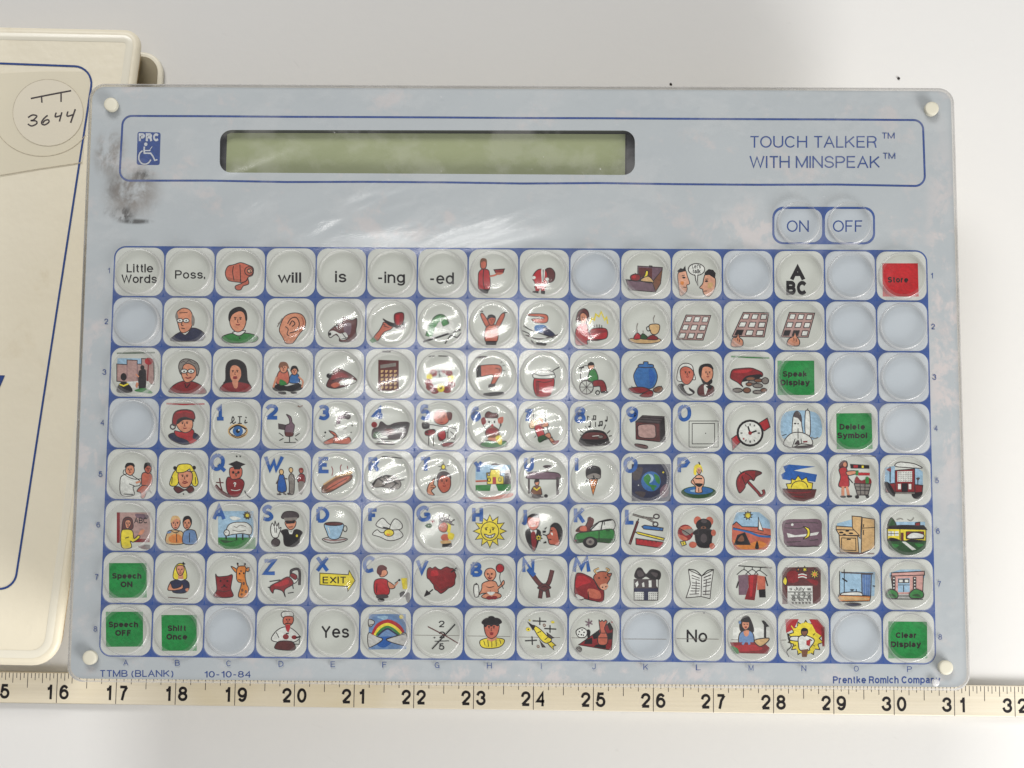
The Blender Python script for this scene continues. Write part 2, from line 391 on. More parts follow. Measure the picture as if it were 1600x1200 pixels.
P('A1','A','word_key','key reading Little Words','t k 62 272,468,262 Little;t k 62 235,495,340 Words')
P('B1','A','word_key','key reading Poss.','t k 62 628,850,308 Poss.')
P('C1','A','picture_key','key picturing a pointing red fist','''f S 1000,250 1020,215 1060,205 1110,190 1160,205 1200,225 1205,260 1195,285 1165,300 1170,345 1130,362 1110,390 1078,388 1072,362 1120,340 1060,330 1020,320 1000,285
n z 1010,290 1060,310 1110,312 1115,330 1060,328 1022,318
l k 6 1058,215 1052,260 1062,322
l k 6 1105,205 1108,260 1110,330
e S 1172,252 32,32;e p 1178,250 18,16;l k 5 1168,240 1182,246 1180,262
l k 6 1120,338 1150,325 1165,300''')
P('D1','A','word_key','key reading will','t k 76 1385,1556,338 will')
P('E1','B','word_key','key reading is','t k 84 252,335,335 is')
P('F1','B','word_key','key reading -ing','t k 84 562,766,340 -ing')
P('G1','B','word_key','key reading -ed','t k 86 945,1126,348 -ed')
P('H1','B','picture_key','key picturing a waiter in red holding out a tray','''f r 1310,260 1335,238 1375,242 1388,275 1388,385 1312,388 1305,300
f S 1320,200 1330,168 1358,168 1366,200 1356,232 1328,232
n u 1318,195 1328,160 1362,162 1368,190 1345,178
q k 1314,385 1386,385 1374,418 1325,414
l k 6 1345,240 1340,320 1350,380
p R 1420,242 1498,236 1488,264 1432,264
n S 1432,264 1488,264 1468,278 1446,278
l S 12 1385,290 1420,285 1448,272''')
P('I1','C','picture_key','key picturing a red winter coat beside a brown sack','''f m 245,245 285,230 315,265 308,318 270,338 240,320
f r 172,258 205,238 250,248 264,300 258,345 240,378 172,378 166,335 150,300
n w 215,240 240,238 238,300 222,330
q w 158,345 262,345 264,362 156,362
q r 170,378 205,378 200,400 172,400;q r 212,378 242,378 242,398 214,398
q k 150,400 196,398 194,416 152,410;q k 212,398 244,396 242,422 214,418
s k 5 230,240 228,340;o w 160,300 14,12;o w 258,312 14,12''')
P('K1','C','picture_key','key picturing a mauve lunch box with an apple, a banana and a sandwich','''p v 925,215 1106,226 1086,330 1045,360 925,300
q m 932,225 1030,232 1030,310 932,296
p v 838,315 1032,332 1056,406 860,390
p u 1032,332 1106,240 1092,345 1056,406
f R 872,290 900,275 938,280 942,310 915,326 878,318
n r 885,288 905,282 912,300 890,306
l k 5 905,276 908,266
f y 938,322 975,285 986,250 1002,258 992,295 955,322
f t 945,320 1000,290 1042,330 1012,338
p v 1012,214 1030,216 1028,224 1012,222
s k 5 838,318 1032,334''')
P('L1','C','picture_key','key picturing two faces and a speech bubble reading Lets talk','''f p 1220,275 1240,250 1275,246 1290,290 1306,342 1285,356 1288,378 1284,402 1262,425 1235,430 1222,340
q k 1214,252 1240,230 1258,236 1274,212 1280,252 1226,264
o k 1264,300 12,7;l k 5 1248,288 1270,282;l k 5 1258,370 1282,372
n o 1240,330 1262,330 1260,352 1240,350
f p 1492,300 1430,272 1412,300 1402,345 1380,374 1402,386 1404,402 1418,430 1450,438 1490,385
q k 1418,262 1446,238 1480,244 1498,268 1492,308 1450,280 1416,284
o k 1430,326 12,7;l k 5 1420,312 1445,310;l k 5 1408,400 1434,398
n t 1445,340 1475,340 1470,375 1440,375
e w 1357,240 60,43
p w 1346,278 1352,322 1368,360 1364,318 1366,278
q w 1347,270 1365,270 1365,282 1347,282
t k 30 1325,1388,232 Let's;t k 30 1328,1388,268 talk''')
P('N1','D','word_key','key reading ABC in heavy black capitals','B k 98 468,566,298 A;B k 98 438,584,404 BC')
P('P1','D','command_key','red key reading Store','q r 1105,184 1352,184 1358,415 1108,415;B d 40 1142,1285,318 Store')
P('B2','A','picture_key','key picturing a bald old man in glasses and a navy sweater','''f n 605,765 625,725 690,690 760,670 820,690 850,725 840,748 805,765
f w 668,690 705,722 742,672
f s 640,590 645,550 690,524 738,540 760,590 758,635 738,680 698,706 668,696 652,650
n h 630,590 640,555 652,590 648,628;n h 752,570 772,600 768,650 750,642
e w 664,616 22,15;e w 710,616 22,15;s k 5 686,614 690,614
o k 664,616 5,5;o k 710,616 5,5;l k 5 680,630 676,650 690,654;l k 5 675,672 700,674;l k 4 660,560 720,556''')
P('C2','A','picture_key','key picturing a dark haired boy in a green sweater','''f g 975,735 1060,708 1180,712 1238,738 1215,772 1110,782 1000,776
f w 1052,702 1100,728 1146,690
f s 1030,600 1035,560 1070,540 1120,535 1145,580 1150,630 1130,680 1095,700 1060,688 1035,650
n k 1020,600 1028,555 1060,525 1110,515 1150,545 1160,600 1148,622 1135,565 1100,548 1050,575 1030,622
F 1090,605 46;o k 1104,745 5,5''')
P('D2','A','picture_key','key picturing a large ear','''f s 1395,690 1410,630 1440,582 1500,560 1560,572 1588,620 1580,670 1545,712 1505,770 1484,786 1442,782 1420,740
l k 7 1455,640 1480,602 1520,594 1542,640 1520,690 1470,708
l k 7 1470,650 1490,618 1510,640 1488,660
l k 6 1440,660 1460,680 1452,716 1468,728
l h 8 1380,662 1400,630 1418,598;l h 6 1385,640 1405,622;l z 8 1560,590 1572,640 1540,700''')
P('E2','B','picture_key','key picturing a brown wolf head','''f m 305,630 314,590 350,606 380,612 410,600 412,640 405,690 408,740 370,770 290,770 282,740 255,720 215,742 204,702 245,660 272,640
n v 320,640 370,640 360,720 320,700
n w 215,738 208,702 240,690 290,712 330,704 345,742 300,758 268,715 244,720
o k 262,655 12,9;l k 6 300,700 330,740 350,740;o k 214,715 10,12
l k 5 300,752 330,748 345,765''')
P('F2','B','picture_key','key picturing a hand tipping a red hat','''f S 535,742 575,690 598,650 610,628 650,645 682,652 660,682 612,702 566,764
f k 605,604 640,622 700,640 770,630 744,660 690,662 645,648
f R 690,570 754,562 748,640 698,648
q r 700,575 726,572 724,640 704,642
q g 505,762 535,736 562,766 525,782
n H 690,666 770,660 750,686
l k 5 610,655 650,668;l k 5 604,640 622,650''')
P('G2','B','picture_key','key picturing a green caterpillar arching over a twig','''s k 15 900,772 1010,738 1175,682
s k 10 1100,722 1150,742 1180,708;s k 10 1100,725 1060,786
l G 54 940,735 962,665 1000,606 1042,598 1070,650
l g 42 942,733 964,668 1002,610 1040,602 1066,648
l G 5 955,650 990,668;l G 5 985,605 1005,635;l G 5 1040,580 1036,618
n w 1082,706 1096,622 1128,640 1122,700''')
P('H2','B','picture_key','key picturing a bare chested man stretching both arms up','''f S 1365,665 1322,578 1342,566 1390,650
f S 1432,650 1476,568 1500,578 1452,672
f S 1355,690 1375,655 1402,645 1440,652 1452,690 1440,772 1360,772
f S 1376,610 1385,582 1425,582 1430,615 1412,648 1390,646
n k 1370,612 1378,578 1412,572 1432,600 1400,594
q k 1358,766 1440,766 1438,796 1360,796
l k 5 1385,680 1400,700 1440,685;s k 7 1308,545 1340,548;s k 7 1488,560 1522,555
F 1404,612 22''')
P('I2','C','picture_key','key picturing a skier in blue tumbling on snow','''f S 118,568 250,572 256,628 180,632 145,605 230,600 222,590 122,580
n x 168,655 240,650 262,692 182,704
n n 238,662 312,712 300,738 236,720
l k 9 85,655 150,690 305,742;l k 7 75,690 130,716 112,730
l H 9 100,722 200,752 340,720;n k 180,775 250,782 245,800 190,795
l k 8 140,760 170,790 230,795;l w 8 150,735 250,745''')
P('J2','C','picture_key','key picturing a woman in red carrying a birthday cake','''f m 472,605 488,550 530,528 562,556 562,622 522,630 478,626
f s 500,580 522,558 550,580 546,620 512,636
f r 468,690 498,645 550,640 570,712 640,718 692,742 630,762 555,762 552,792 470,792
f r 580,682 690,676 692,746 590,748
n R 582,690 690,684 688,704 584,708
s k 6 605,650 606,682;s k 6 624,645 625,682;s k 6 642,645 643,680;s k 6 660,650 661,680
s y 10 568,640 590,598 606,612 616,568 640,588 656,552 682,612 696,590 704,640
F 524,594 18''')
P('K2','C','picture_key','key picturing a plate of dinner and a steaming mug','''f t 860,752 970,740 1088,752 1075,776 980,786 890,778
f r 895,752 920,706 956,745;f G 945,748 960,712 990,730 1002,752;f R 990,752 1030,722 1072,742 1060,758
f t 1010,650 1080,645 1082,690 1060,716 1025,710
l k 6 1012,655 990,668 998,692 1022,686
l h 6 1045,632 1040,605 1050,578;l h 6 922,702 918,662 926,635;l h 6 965,705 964,690''')
P('L2','C','picture_key','key picturing an empty board of nine squares','K 1280,575 1462,578 1405,760 1208,756')
P('M2','D','picture_key','key picturing a finger on the first square of a board','''K 140,525 318,528 285,696 62,692 6
f s 58,760 66,704 92,698 104,668 114,700 136,720 130,758;l k 5 100,705 102,725;l k 5 112,712 114,732''')
P('N2','D','picture_key','key picturing a finger on the second square of a board','''K 460,525 636,530 590,698 402,696 67
f s 446,752 454,712 488,690 498,660 510,692 530,722 520,756;l k 5 490,700 492,722;l k 5 506,705 508,728''')
P('A3','A','picture_key','key picturing a city street with a red stop sign','''q c 205,892 470,896 474,985 200,985
p q 200,935 275,940 275,905 350,908 350,936 382,936 382,895 472,900 474,1085 200,1062
s v 4 275,940 275,1050;s v 4 350,936 350,1050;s v 4 382,936 384,1050
q w 270,1066 430,1058 462,1100 310,1112
o r 435,915 30,26;s R 8 432,940 425,1062
f k 362,1000 388,980 412,990 408,1122 366,1122;o k 388,962 15,18
o k 250,1030 22,28;f k 205,1110 235,1070 275,1075 312,1122 295,1142 210,1142
s y 11 220,1084 250,1096 286,1080;n g 330,1132 400,1112 462,1142 440,1152
l s 10 340,1010 362,1030;n s 345,1070 360,1080 350,1110 338,1100;s G 8 200,856 480,852''')
P('B3','A','picture_key','key picturing a curly grey haired woman in glasses','''f R 585,1142 620,1090 690,1060 760,1065 830,1100 852,1152 700,1152
f s 670,980 680,930 735,920 785,940 786,1010 760,1052 715,1072 685,1042
f h 655,965 664,920 700,898 750,904 792,930 806,975 790,1022 776,962 730,932 690,946 674,1012
l H 5 670,930 690,915 710,925 730,908 755,925 780,935
e w 695,988 24,15;e w 746,988 24,15;o k 695,990 6,6;o k 746,990 6,6;l k 5 718,995 714,1015 724,1018;l R 8 705,1034 725,1040 748,1032
l k 6 700,1078 712,1110 740,1078''')
P('C3','A','picture_key','key picturing a woman with long dark hair and a red blouse','''f k 1000,1050 1004,950 1040,908 1100,908 1148,950 1160,1050 1172,1084 1110,1090 1030,1088 985,1078
f R 958,1132 990,1080 1060,1066 1130,1070 1182,1090 1180,1138 1070,1142
f s 1030,985 1045,948 1080,944 1110,970 1116,1020 1092,1066 1060,1072 1035,1040
n s 1050,1060 1090,1060 1085,1110 1062,1108
F 1070,992 40;o R 1070,1038 18,8''')
P('D3','A','picture_key','key picturing two children sitting side by side','''f S 1372,1045 1398,985 1450,975 1468,1040 1452,1085 1382,1085
f s 1396,960 1408,928 1448,930 1456,965 1440,998 1410,996
n u 1388,958 1405,922 1450,926 1468,972 1440,948 1404,962
f x 1468,1055 1485,1012 1532,1010 1542,1072 1478,1075
f s 1482,985 1492,962 1522,962 1528,990 1515,1014 1494,1012
n k 1476,990 1488,952 1522,952 1538,992 1508,968
n k 1345,1105 1400,1080 1450,1098 1540,1078 1566,1120 1480,1138 1440,1132 1368,1134
l s 14 1376,1030 1350,1108;l s 12 1536,1030 1568,1062 1560,1108
n g 1400,1050 1432,1060 1450,1084 1400,1090;n k 1390,1140 1440,1140 1440,1158 1395,1155;n k 1480,1140 1520,1140 1520,1156 1485,1152
F 1426,962 20;F 1506,986 16''')
P('E3','B','picture_key','key picturing a brown roast on a dish','''f m 190,1098 200,1060 240,990 270,968 320,985 380,1020 412,1060 350,1092 280,1112 230,1114
n R 220,1050 260,1000 310,1000 350,1030 280,1040
n w 265,1085 335,1048 410,1060 350,1088
o k 206,1022 18,18;l k 6 230,1060 290,1040 370,1045;n S 220,1090 260,1070 290,1085 250,1110''')
P('F3','B','picture_key','key picturing a dark brick tower of small windows','q m 570,905 720,910 720,1132 568,1132;q h 585,942 700,926 700,952 585,968;g t 4 5 582,975 712,1124 .62;g m 4 5 590,981 718,1130 .34;q H 600,838 662,838 662,850 600,850')
P('G3','B','picture_key','key picturing a flower wreath tied with a bow','''o R 975,1002 30,27;o y 945,1030 22,22;o R 940,1070 28,26;o R 950,1105 30,28;o R 985,1132 32,24;o R 1075,1124 34,26;o R 1108,1085 28,27;o y 1104,1040 24,24;o R 1090,1002 28,22;o R 1050,990 14,14
o y 1030,1112 27,30;o k 1030,1112 8,8;o m 975,1002 10,10;o m 950,1105 10,10;o m 985,1132 10,9;o m 1075,1124 10,9;o m 1090,1002 9,8;o m 1108,1085 9,9
l k 7 1015,1000 998,975 1012,962 1018,1038;l k 7 1015,1000 1038,962 1032,988 1015,1000 1036,1030;s k 6 940,880 985,876;s k 6 1010,876 1085,878''')
P('H3','B','picture_key','key picturing a bent knee','''f S 1300,957 1330,945 1440,940 1476,960 1476,1000 1450,1042 1422,1086 1398,1082 1412,1015 1310,1026
q k 1288,958 1325,946 1328,1030 1292,1034
l k 6 1430,965 1460,972 1462,990;q H 1380,1085 1432,1076 1430,1102 1378,1110
n k 1350,1150 1482,1140 1482,1164 1360,1172
s k 5 1480,950 1500,945;s k 5 1485,980 1505,985;s k 5 1476,1010 1495,1020;s k 5 1470,930 1480,915;n H 1280,882 1360,876 1358,890 1290,894''')
P('I3','C','picture_key','key picturing a red pail','''f r 168,1035 306,1035 280,1166 176,1166
q R 172,1060 200,1060 200,1160 180,1162
f w 158,1005 200,985 290,988 312,1010 306,1040 168,1040
l k 6 160,1005 220,1022 310,1010;s k 7 300,985 348,958;l k 5 180,1060 240,1070 295,1058''')
P('J3','C','picture_key','key picturing a man in a green shirt in a wheelchair','''f w 512,965 558,950 572,1000 560,1052 508,1052
f p 560,945 575,930 600,935 602,960 585,978 566,970
q k 555,935 578,918 602,926 600,945 560,948
f g 572,988 610,975 632,1050 560,1062
f R 600,1060 672,1060 696,1135 655,1142 645,1100 600,1100
c H 7 548,1105 50,52;s H 4 548,1055 548,1155;s H 4 500,1105 598,1105;s H 4 514,1070 582,1142;s H 4 582,1070 514,1142
c k 8 630,1146 14,14;s k 8 494,965 530,960;n k 655,1138 705,1135 700,1150 660,1150''')
P('K3','C','picture_key','key picturing a blue cookie jar among cookies','''f x 895,1035 908,985 938,955 1030,955 1060,990 1068,1045 1032,1112 932,1112
f x 933,958 936,938 966,935 968,920 1000,920 1002,935 1036,940 1032,960
n b 1010,970 1045,1000 1050,1050 1020,1100 1010,1040
f R 858,1116 920,1105 980,1110 1012,1130 940,1152 880,1142;f R 940,1168 1010,1130 1036,1140 1030,1172 980,1180;f u 1040,1120 1080,1100 1108,1112 1092,1142 1050,1142
s k 5 880,1098 884,1108;s k 5 1100,1095 1096,1106''')
P('L3','C','picture_key','key picturing the portraits of two men in old fashioned black coats','''f w 1212,1042 1228,960 1270,930 1322,945 1338,1000 1348,1048 1320,1052 1240,1064
f S 1236,985 1265,955 1310,965 1336,1000 1326,1050 1290,1086 1250,1062
f k 1218,1100 1250,1082 1300,1110 1342,1142 1300,1168 1250,1152
n w 1262,1100 1296,1094 1302,1124 1330,1150 1290,1150
F 1290,1000 34
f s 1384,990 1400,955 1445,950 1476,980 1472,1040 1432,1072 1394,1040
n k 1372,992 1384,950 1420,934 1462,938 1482,975 1440,956 1402,966 1390,1040
n k 1390,1040 1428,1072 1466,1045 1472,1072 1440,1092 1408,1082
f m 1366,1122 1400,1085 1452,1090 1484,1110 1472,1168 1380,1168;n w 1412,1092 1442,1100 1420,1164;n k 1425,1100 1470,1095 1460,1122
F 1440,1000 32''')
P('M3','D','picture_key','key picturing a red purse spilling coins','''f R 50,962 65,925 110,915 190,911 236,925 272,945 266,972 200,962 152,986 126,1016 136,1042 100,1012 55,986
n r 70,940 120,925 200,925 150,945
n k 130,1005 165,966 266,956 240,990 170,1002
e u 190,985 32,13;e h 205,1008 30,12;e u 245,998 30,12;e h 240,1034 34,15;e h 292,1000 24,22;e u 180,1024 22,12;e h 100,1066 34,14;e u 165,1066 26,18;e h 240,1078 34,12;e u 282,1066 22,14
s g 9 55,831 180,838 320,842''')
P('N3','D','command_key','green key reading Speak Display','q g 377,860 632,860 634,1099 377,1099;B d 40 413,582,972 Speak;B d 40 398,600,1032 Display')
P('B4','E','picture_key','key picturing a boy in a red winter cap and scarf','''f n 580,285 620,265 700,270 770,265 808,295 790,325 700,352 610,322
f r 625,250 680,258 740,235 768,255 760,300 792,320 742,348 715,320 640,290
f s 638,190 680,165 745,165 760,200 745,245 700,264 655,236
n k 635,195 648,162 755,150 768,185 745,172 690,172 650,200
f R 610,205 614,140 640,105 700,94 756,105 774,140 766,166 700,150 650,168 636,208
l r 8 640,120 700,108 750,120;c H 9 612,220 18,18;F 700,195 40;s r 11 565,50 690,56 845,52''')
P('C4','E','picture_key','key picturing an eye below three letters, marked 1','''o t 1090,252 74,54;f w 1028,256 1085,214 1152,250 1090,292
o x 1090,252 38,37;o k 1090,252 15,15;o w 1098,244 6,6;l k 7 1028,242 1085,208 1155,236;l k 5 1040,280 1090,304 1145,278
l k 7 1034,196 1062,170 1054,146 1046,170 1056,196 1076,184;s k 7 1104,148 1104,194;s k 6 1090,146 1120,146;s k 6 1090,196 1120,196;l k 7 1146,168 1142,192 1160,186;o k 1150,152 5,5
M 1 925,66 997,170''')
P('D4','E','picture_key','key picturing a hammer striking a nail, marked 2','''q H 1386,195 1442,205 1442,246 1388,238
f v 1448,130 1480,148 1490,188 1506,210 1500,250 1492,288 1440,284 1440,215 1470,196 1466,160
q m 1438,260 1496,262 1494,290 1440,290
s k 7 1470,290 1470,332;s k 6 1430,336 1516,336
s k 6 1392,265 1425,290;s k 6 1395,322 1425,306;s k 6 1544,268 1512,290;s k 6 1510,306 1530,322;l u 9 1530,66 1550,74 1566,62
M 2 1290,60 1390,165''')
P('E4','F','picture_key','key picturing hands washed under a tap, marked 3','''l H 30 278,235 276,180 292,150 352,148;l v 20 278,235 276,180 292,150 352,148
f H 318,130 345,112 365,145 345,165;s k 7 315,115 362,122
n w 245,220 290,200 342,240 310,278 258,272;l h 5 262,225 250,205;l h 5 310,240 340,225
f S 170,332 215,310 245,290 208,250 252,266 290,312 355,296 366,342 300,347 240,342 180,352
l k 5 215,262 262,292 290,312;l k 5 250,300 240,342
o k 180,262 7,7;s k 5 160,300 178,285;o k 378,212 6,6;o k 370,262 5,5;s k 5 320,215 330,205
M 3 122,62 212,168''')
P('F4','F','picture_key','key picturing a dark flying bird, marked 4','''f H 570,222 590,182 640,212 700,192 790,188 792,230 770,290 720,312 600,312 528,302 530,240
n k 650,216 792,192 782,226 700,272 640,262;n m 620,240 684,240 652,284;n G 540,262 590,266 590,304 534,298
o R 540,205 22,22;l H 13 550,345 690,348;l k 6 560,335 600,325 680,335;n w 580,302 620,285 640,305
M 4 522,72 612,172''')
P('G4','F','picture_key','key picturing a pair of circus children, marked 5','''f S 978,160 990,112 1040,100 1082,130 1085,180 1050,205 1000,195
n R 985,125 1010,100 1060,102 1040,115;n m 1072,112 1112,120 1106,172 1082,162
F 1035,150 42
f w 945,205 1020,215 1080,222 1100,252 1000,272 950,242
f k 895,192 940,197 940,228 900,232
f R 920,252 982,240 982,282 920,282;f r 1010,266 1056,250 1064,302 1020,322;f R 1040,342 1122,336 1112,366 1050,366
s k 6 940,288 940,360;s k 6 975,288 976,362;p w 1085,220 1148,240 1130,312 1080,302
l k 6 1000,282 1040,322 1060,342;l k 6 1100,255 1130,280;o k 930,262 8,8;l k 5 965,240 1000,255
M 5 872,60 955,168''')
P('H4','F','picture_key','key picturing a clown with a brown hat and beard, marked 6','''f w 1340,200 1368,142 1430,145 1466,190 1452,242 1380,242
f m 1356,130 1378,108 1410,120 1444,122 1444,152 1366,154
n R 1326,165 1350,150 1362,190 1335,205;n S 1450,160 1488,148 1484,190 1455,195
f u 1358,255 1400,215 1452,240 1458,282 1420,308 1368,292;o R 1406,255 45,28;l r 8 1380,250 1406,262 1436,250
q s 1376,300 1440,302 1444,330 1378,326
f g 1318,352 1370,322 1440,332 1508,326 1502,368 1340,372;n y 1432,298 1472,286 1478,348 1450,342
o k 1385,185 7,9;o k 1425,185 7,9;o r 1408,210 10,10;l k 5 1465,195 1475,205 1465,220
M 6 1250,70 1328,178''')
P('I4','G','picture_key','key picturing a girl on a swing, marked 7','''s k 7 155,118 162,172;s k 8 238,108 250,200 268,258
f t 126,205 150,168 186,175 192,218 140,234
o p 203,182 26,24;n t 180,178 200,150 228,168 205,170
f r 168,218 225,200 232,250 238,282 200,302 180,272
f s 215,212 255,184 268,214 228,224;n G 190,298 242,278 275,290 205,338
f s 240,282 275,264 292,300 328,346 300,348 268,306;n R 290,330 345,320 330,345
s k 6 210,328 300,296;s k 5 165,300 178,285
M 7 85,90 150,187''')
P('J4','G','picture_key','key picturing a record player with rising notes, marked 8','''f k 545,256 672,256 716,330 708,352 500,356
n m 552,266 662,266 688,308 524,308;e h 652,294 20,12;l w 5 590,290 640,285
s k 6 485,235 525,266;s k 6 540,215 556,245;s k 6 614,185 615,226;s k 6 690,205 674,240;s k 6 722,248 698,270;s k 6 500,280 512,283;s k 6 712,290 735,286
s k 6 577,180 577,218;o k 570,220 10,7;s k 6 600,166 600,140 616,140 616,166;o k 594,167 8,6;o k 610,167 8,6
s k 6 700,144 700,174;o k 693,176 9,7;s k 7 646,212 646,184 664,181 664,208;o k 640,213 8,6;o k 658,209 8,6;s k 6 556,140 556,178;s k 5 556,142 570,150
M 8 455,76 545,190''')
P('K4','G','picture_key','key picturing a brown television set, marked 9','''p m 910,185 1086,196 1092,332 912,312
p H 910,182 960,138 1120,146 1086,194;p k 1086,196 1120,146 1128,332 1092,332
s k 5 950,150 1110,160;s k 5 935,165 1100,176
f q 935,208 1040,204 1056,250 1046,302 940,296 926,250
q m 1062,220 1080,222 1082,300 1064,298
f m 910,346 992,360 986,382 914,366
M 9 835,76 932,190''')
P('L4','G','picture_key','key picturing an empty picture frame, marked 0','''s k 5 1302,178 1516,178 1516,370 1302,370 1302,178;s k 5 1325,196 1490,196 1490,346 1325,346 1325,196;o k 1424,268 4,4
M 0 1222,60 1320,178''')
P('M4','H','picture_key','key picturing a wristwatch on a red strap','''p r 245,185 306,147 326,210 284,238;p r 58,290 96,264 122,312 66,370
o k 187,252 94,94;o w 187,252 79,79
s k 8 187,185 187,200;s k 8 187,304 187,320;s k 8 120,252 134,252;s k 8 240,252 256,252
s k 6 220,194 213,206;s k 6 154,194 161,206;s k 6 220,310 213,298;s k 6 154,310 161,298
s k 11 187,252 172,205;s k 11 187,252 232,236;o R 187,252 13,13;o r 142,292 6,6''')
P('N4','H','picture_key','key picturing a white space shuttle on its launch pad','''n c 410,132 500,95 640,110 682,180 672,280 550,300 412,285
f w 570,255 570,112 588,94 602,120 604,262
f w 484,312 484,150 510,100 540,130 546,200 556,302
n H 490,132 510,100 542,140 542,178 520,150 496,142
f w 420,332 440,282 485,250 550,250 606,282 618,332 540,326 480,352
n H 490,346 620,336 606,354 520,358;o k 500,186 9,5;o k 520,186 5,5;s k 5 500,290 480,348;s k 5 540,290 545,322;l k 5 410,270 440,260;q R 555,308 585,306 585,316 555,318;s k 5 588,94 588,80
l h 6 610,280 640,290 660,280;l k 5 520,220 520,290;n H 495,330 520,300 530,326''')
P('O4','H','command_key','green key reading Delete Symbol','q g 785,115 1030,113 1038,362 788,364;B d 40 808,985,228 Delete;B d 40 792,1000,288 Symbol')
P('A5','E','picture_key','key picturing a doctor examining a child','''f w 224,622 240,580 290,568 330,590 372,622 366,652 320,664 326,722 234,722
f s 265,532 284,500 320,508 328,550 302,578 270,562
n k 260,522 274,488 320,488 332,515 300,504
l k 5 256,535 248,562 290,592 340,606 392,600
f S 384,572 420,555 456,572 462,622 440,662 388,662
f S 404,530 412,500 446,500 454,532 440,560 418,558
n k 400,532 408,488 450,488 458,522 430,506
f S 348,692 390,652 442,666 420,702 402,742 380,742 375,706
l k 5 290,640 330,655;l s 14 340,632 375,622;s k 6 250,715 320,718;l h 8 410,700 440,690 455,710
F 296,535 22;F 430,528 18''')
P('B5','E','picture_key','key picturing a blonde girl with two pigtails','''f m 618,672 650,660 700,682 746,655 768,686 736,708 705,686 650,708
f y 642,540 615,560 588,640 615,658 648,642 658,580;f y 758,540 780,560 798,630 780,658 754,642 748,580
f s 650,575 665,548 745,552 756,600 736,652 695,668 660,642
f y 638,545 650,505 690,494 742,500 768,542 742,548 735,530 700,552 650,558
o k 628,524 13,14;o k 769,521 13,14;F 700,585 40;l R 8 682,630 700,636 722,628;l k 5 608,590 604,640;l k 5 778,590 780,640;o k 690,715 5,5''')
P('C5','E','picture_key','key picturing an owl in a graduation cap, marked Q','''l m 24 925,650 975,702 1040,738;s m 10 956,598 962,650 975,690;s m 8 930,630 985,632
f R 1004,622 1020,590 1060,604 1110,602 1137,632 1122,690 1092,732 1040,732 1010,690
f S 1028,555 1040,520 1110,520 1122,555 1110,592 1070,606 1040,600
p k 1026,496 1080,474 1142,496 1086,522;q k 1054,508 1116,508 1106,534 1064,534
o k 1056,556 9,10;o k 1094,556 9,10;p t 1070,566 1084,566 1077,584
B w 34 1058,1078,662 ?;l w 5 1040,684 1075,690 1108,682
o k 1082,438 6,6;o k 1108,438 6,6;l k 8 1140,690 1155,720 1185,745
M Q 888,418 1006,552''')
P('D5','E','picture_key','key picturing three people holding hands, marked W','''f b 1390,592 1410,566 1432,590 1446,692 1384,692;f h 1464,592 1480,566 1502,580 1506,640 1500,712 1470,712 1468,640;f R 1530,592 1552,566 1582,580 1582,632 1534,628
f t 1395,555 1402,535 1420,537 1426,558 1410,574;f t 1466,540 1472,522 1490,524 1494,545 1480,560;f S 1540,545 1546,526 1566,528 1570,550 1555,564
n R 1540,538 1548,522 1568,526 1566,538;n h 1535,630 1578,630 1566,712 1542,706
s H 8 1426,600 1455,604;s H 8 1504,600 1536,604;s H 8 1392,602 1372,640;s H 6 1400,692 1398,718;s H 6 1430,692 1430,718
n H 1378,712 1408,712 1406,722 1380,722;n H 1420,712 1444,712 1444,722;n H 1456,706 1480,710 1476,720 1456,720;n H 1535,706 1560,710 1556,720
M W 1280,432 1432,545''')
P('E5','F','picture_key','key picturing a steaming hot dog, marked E','''f u 152,694 168,650 240,602 312,570 376,575 366,612 300,654 220,698 170,708
n S 188,676 250,622 352,584 342,612 250,674
l t 10 166,646 260,588 350,566;n t 330,560 370,545 380,560 350,575
l R 6 228,580 236,545 226,512;l R 6 296,548 290,520 300,498;l R 6 345,530 342,508;l R 5 260,600 256,580
l k 5 180,690 250,650 340,600
M E 122,442 220,560''')
P('F5','F','picture_key','key picturing a bundle of sticks, marked R','''f h 520,668 560,600 620,578 690,590 738,640 700,682 600,662
s k 9 525,660 565,598 630,640 596,662;s k 9 570,600 630,578 700,640 660,672;s k 8 600,585 660,640;s k 8 640,580 720,645;s k 7 690,590 620,640
s k 6 505,630 545,640;s k 6 720,616 762,610;n w 518,676 600,670 652,704 560,722;s H 6 600,660 690,680
s k 8 595,440 680,445 745,452
M R 490,445 582,552''')
P('G5','F','picture_key','key picturing a boy thinking under a light bulb, marked T','''f S 1008,620 1020,570 1060,556 1096,590 1102,650 1082,692 1042,704 1010,662
n H 998,602 1014,560 1055,546 1096,565 1108,602 1086,590 1040,580 1016,610 1010,642
f s 928,692 944,640 986,598 976,640 992,662 960,690 982,722 940,718
l k 5 955,650 975,652;l k 5 955,665 980,668;F 1055,620 40
e y 1048,516 15,18;s k 6 1012,512 1028,514;s k 6 1072,510 1088,504;s k 6 1022,542 1034,530;s k 6 1062,530 1074,542;s k 6 1047,492 1047,482
M T 872,440 962,552''')
P('H5','F','picture_key','key picturing a yellow house with a green lawn, marked Y','''q c 1285,500 1545,500 1545,605 1285,610
q H 1500,540 1545,530 1545,650 1495,650
p y 1370,602 1364,560 1395,556 1395,534 1466,534 1466,580 1492,585 1492,642 1370,642
q r 1410,590 1436,590 1436,642 1410,642;c k 6 1385,610 10,14;c k 6 1464,608 10,14;p w 1375,565 1390,565 1390,580 1375,580
s S 12 1285,622 1368,618;q g 1285,650 1545,642 1545,692 1285,692;q w 1400,644 1432,644 1452,692 1390,696
n H 1398,502 1430,488 1462,502;n S 1300,742 1400,735 1555,708 1540,738 1400,756
M Y 1268,470 1342,560''')
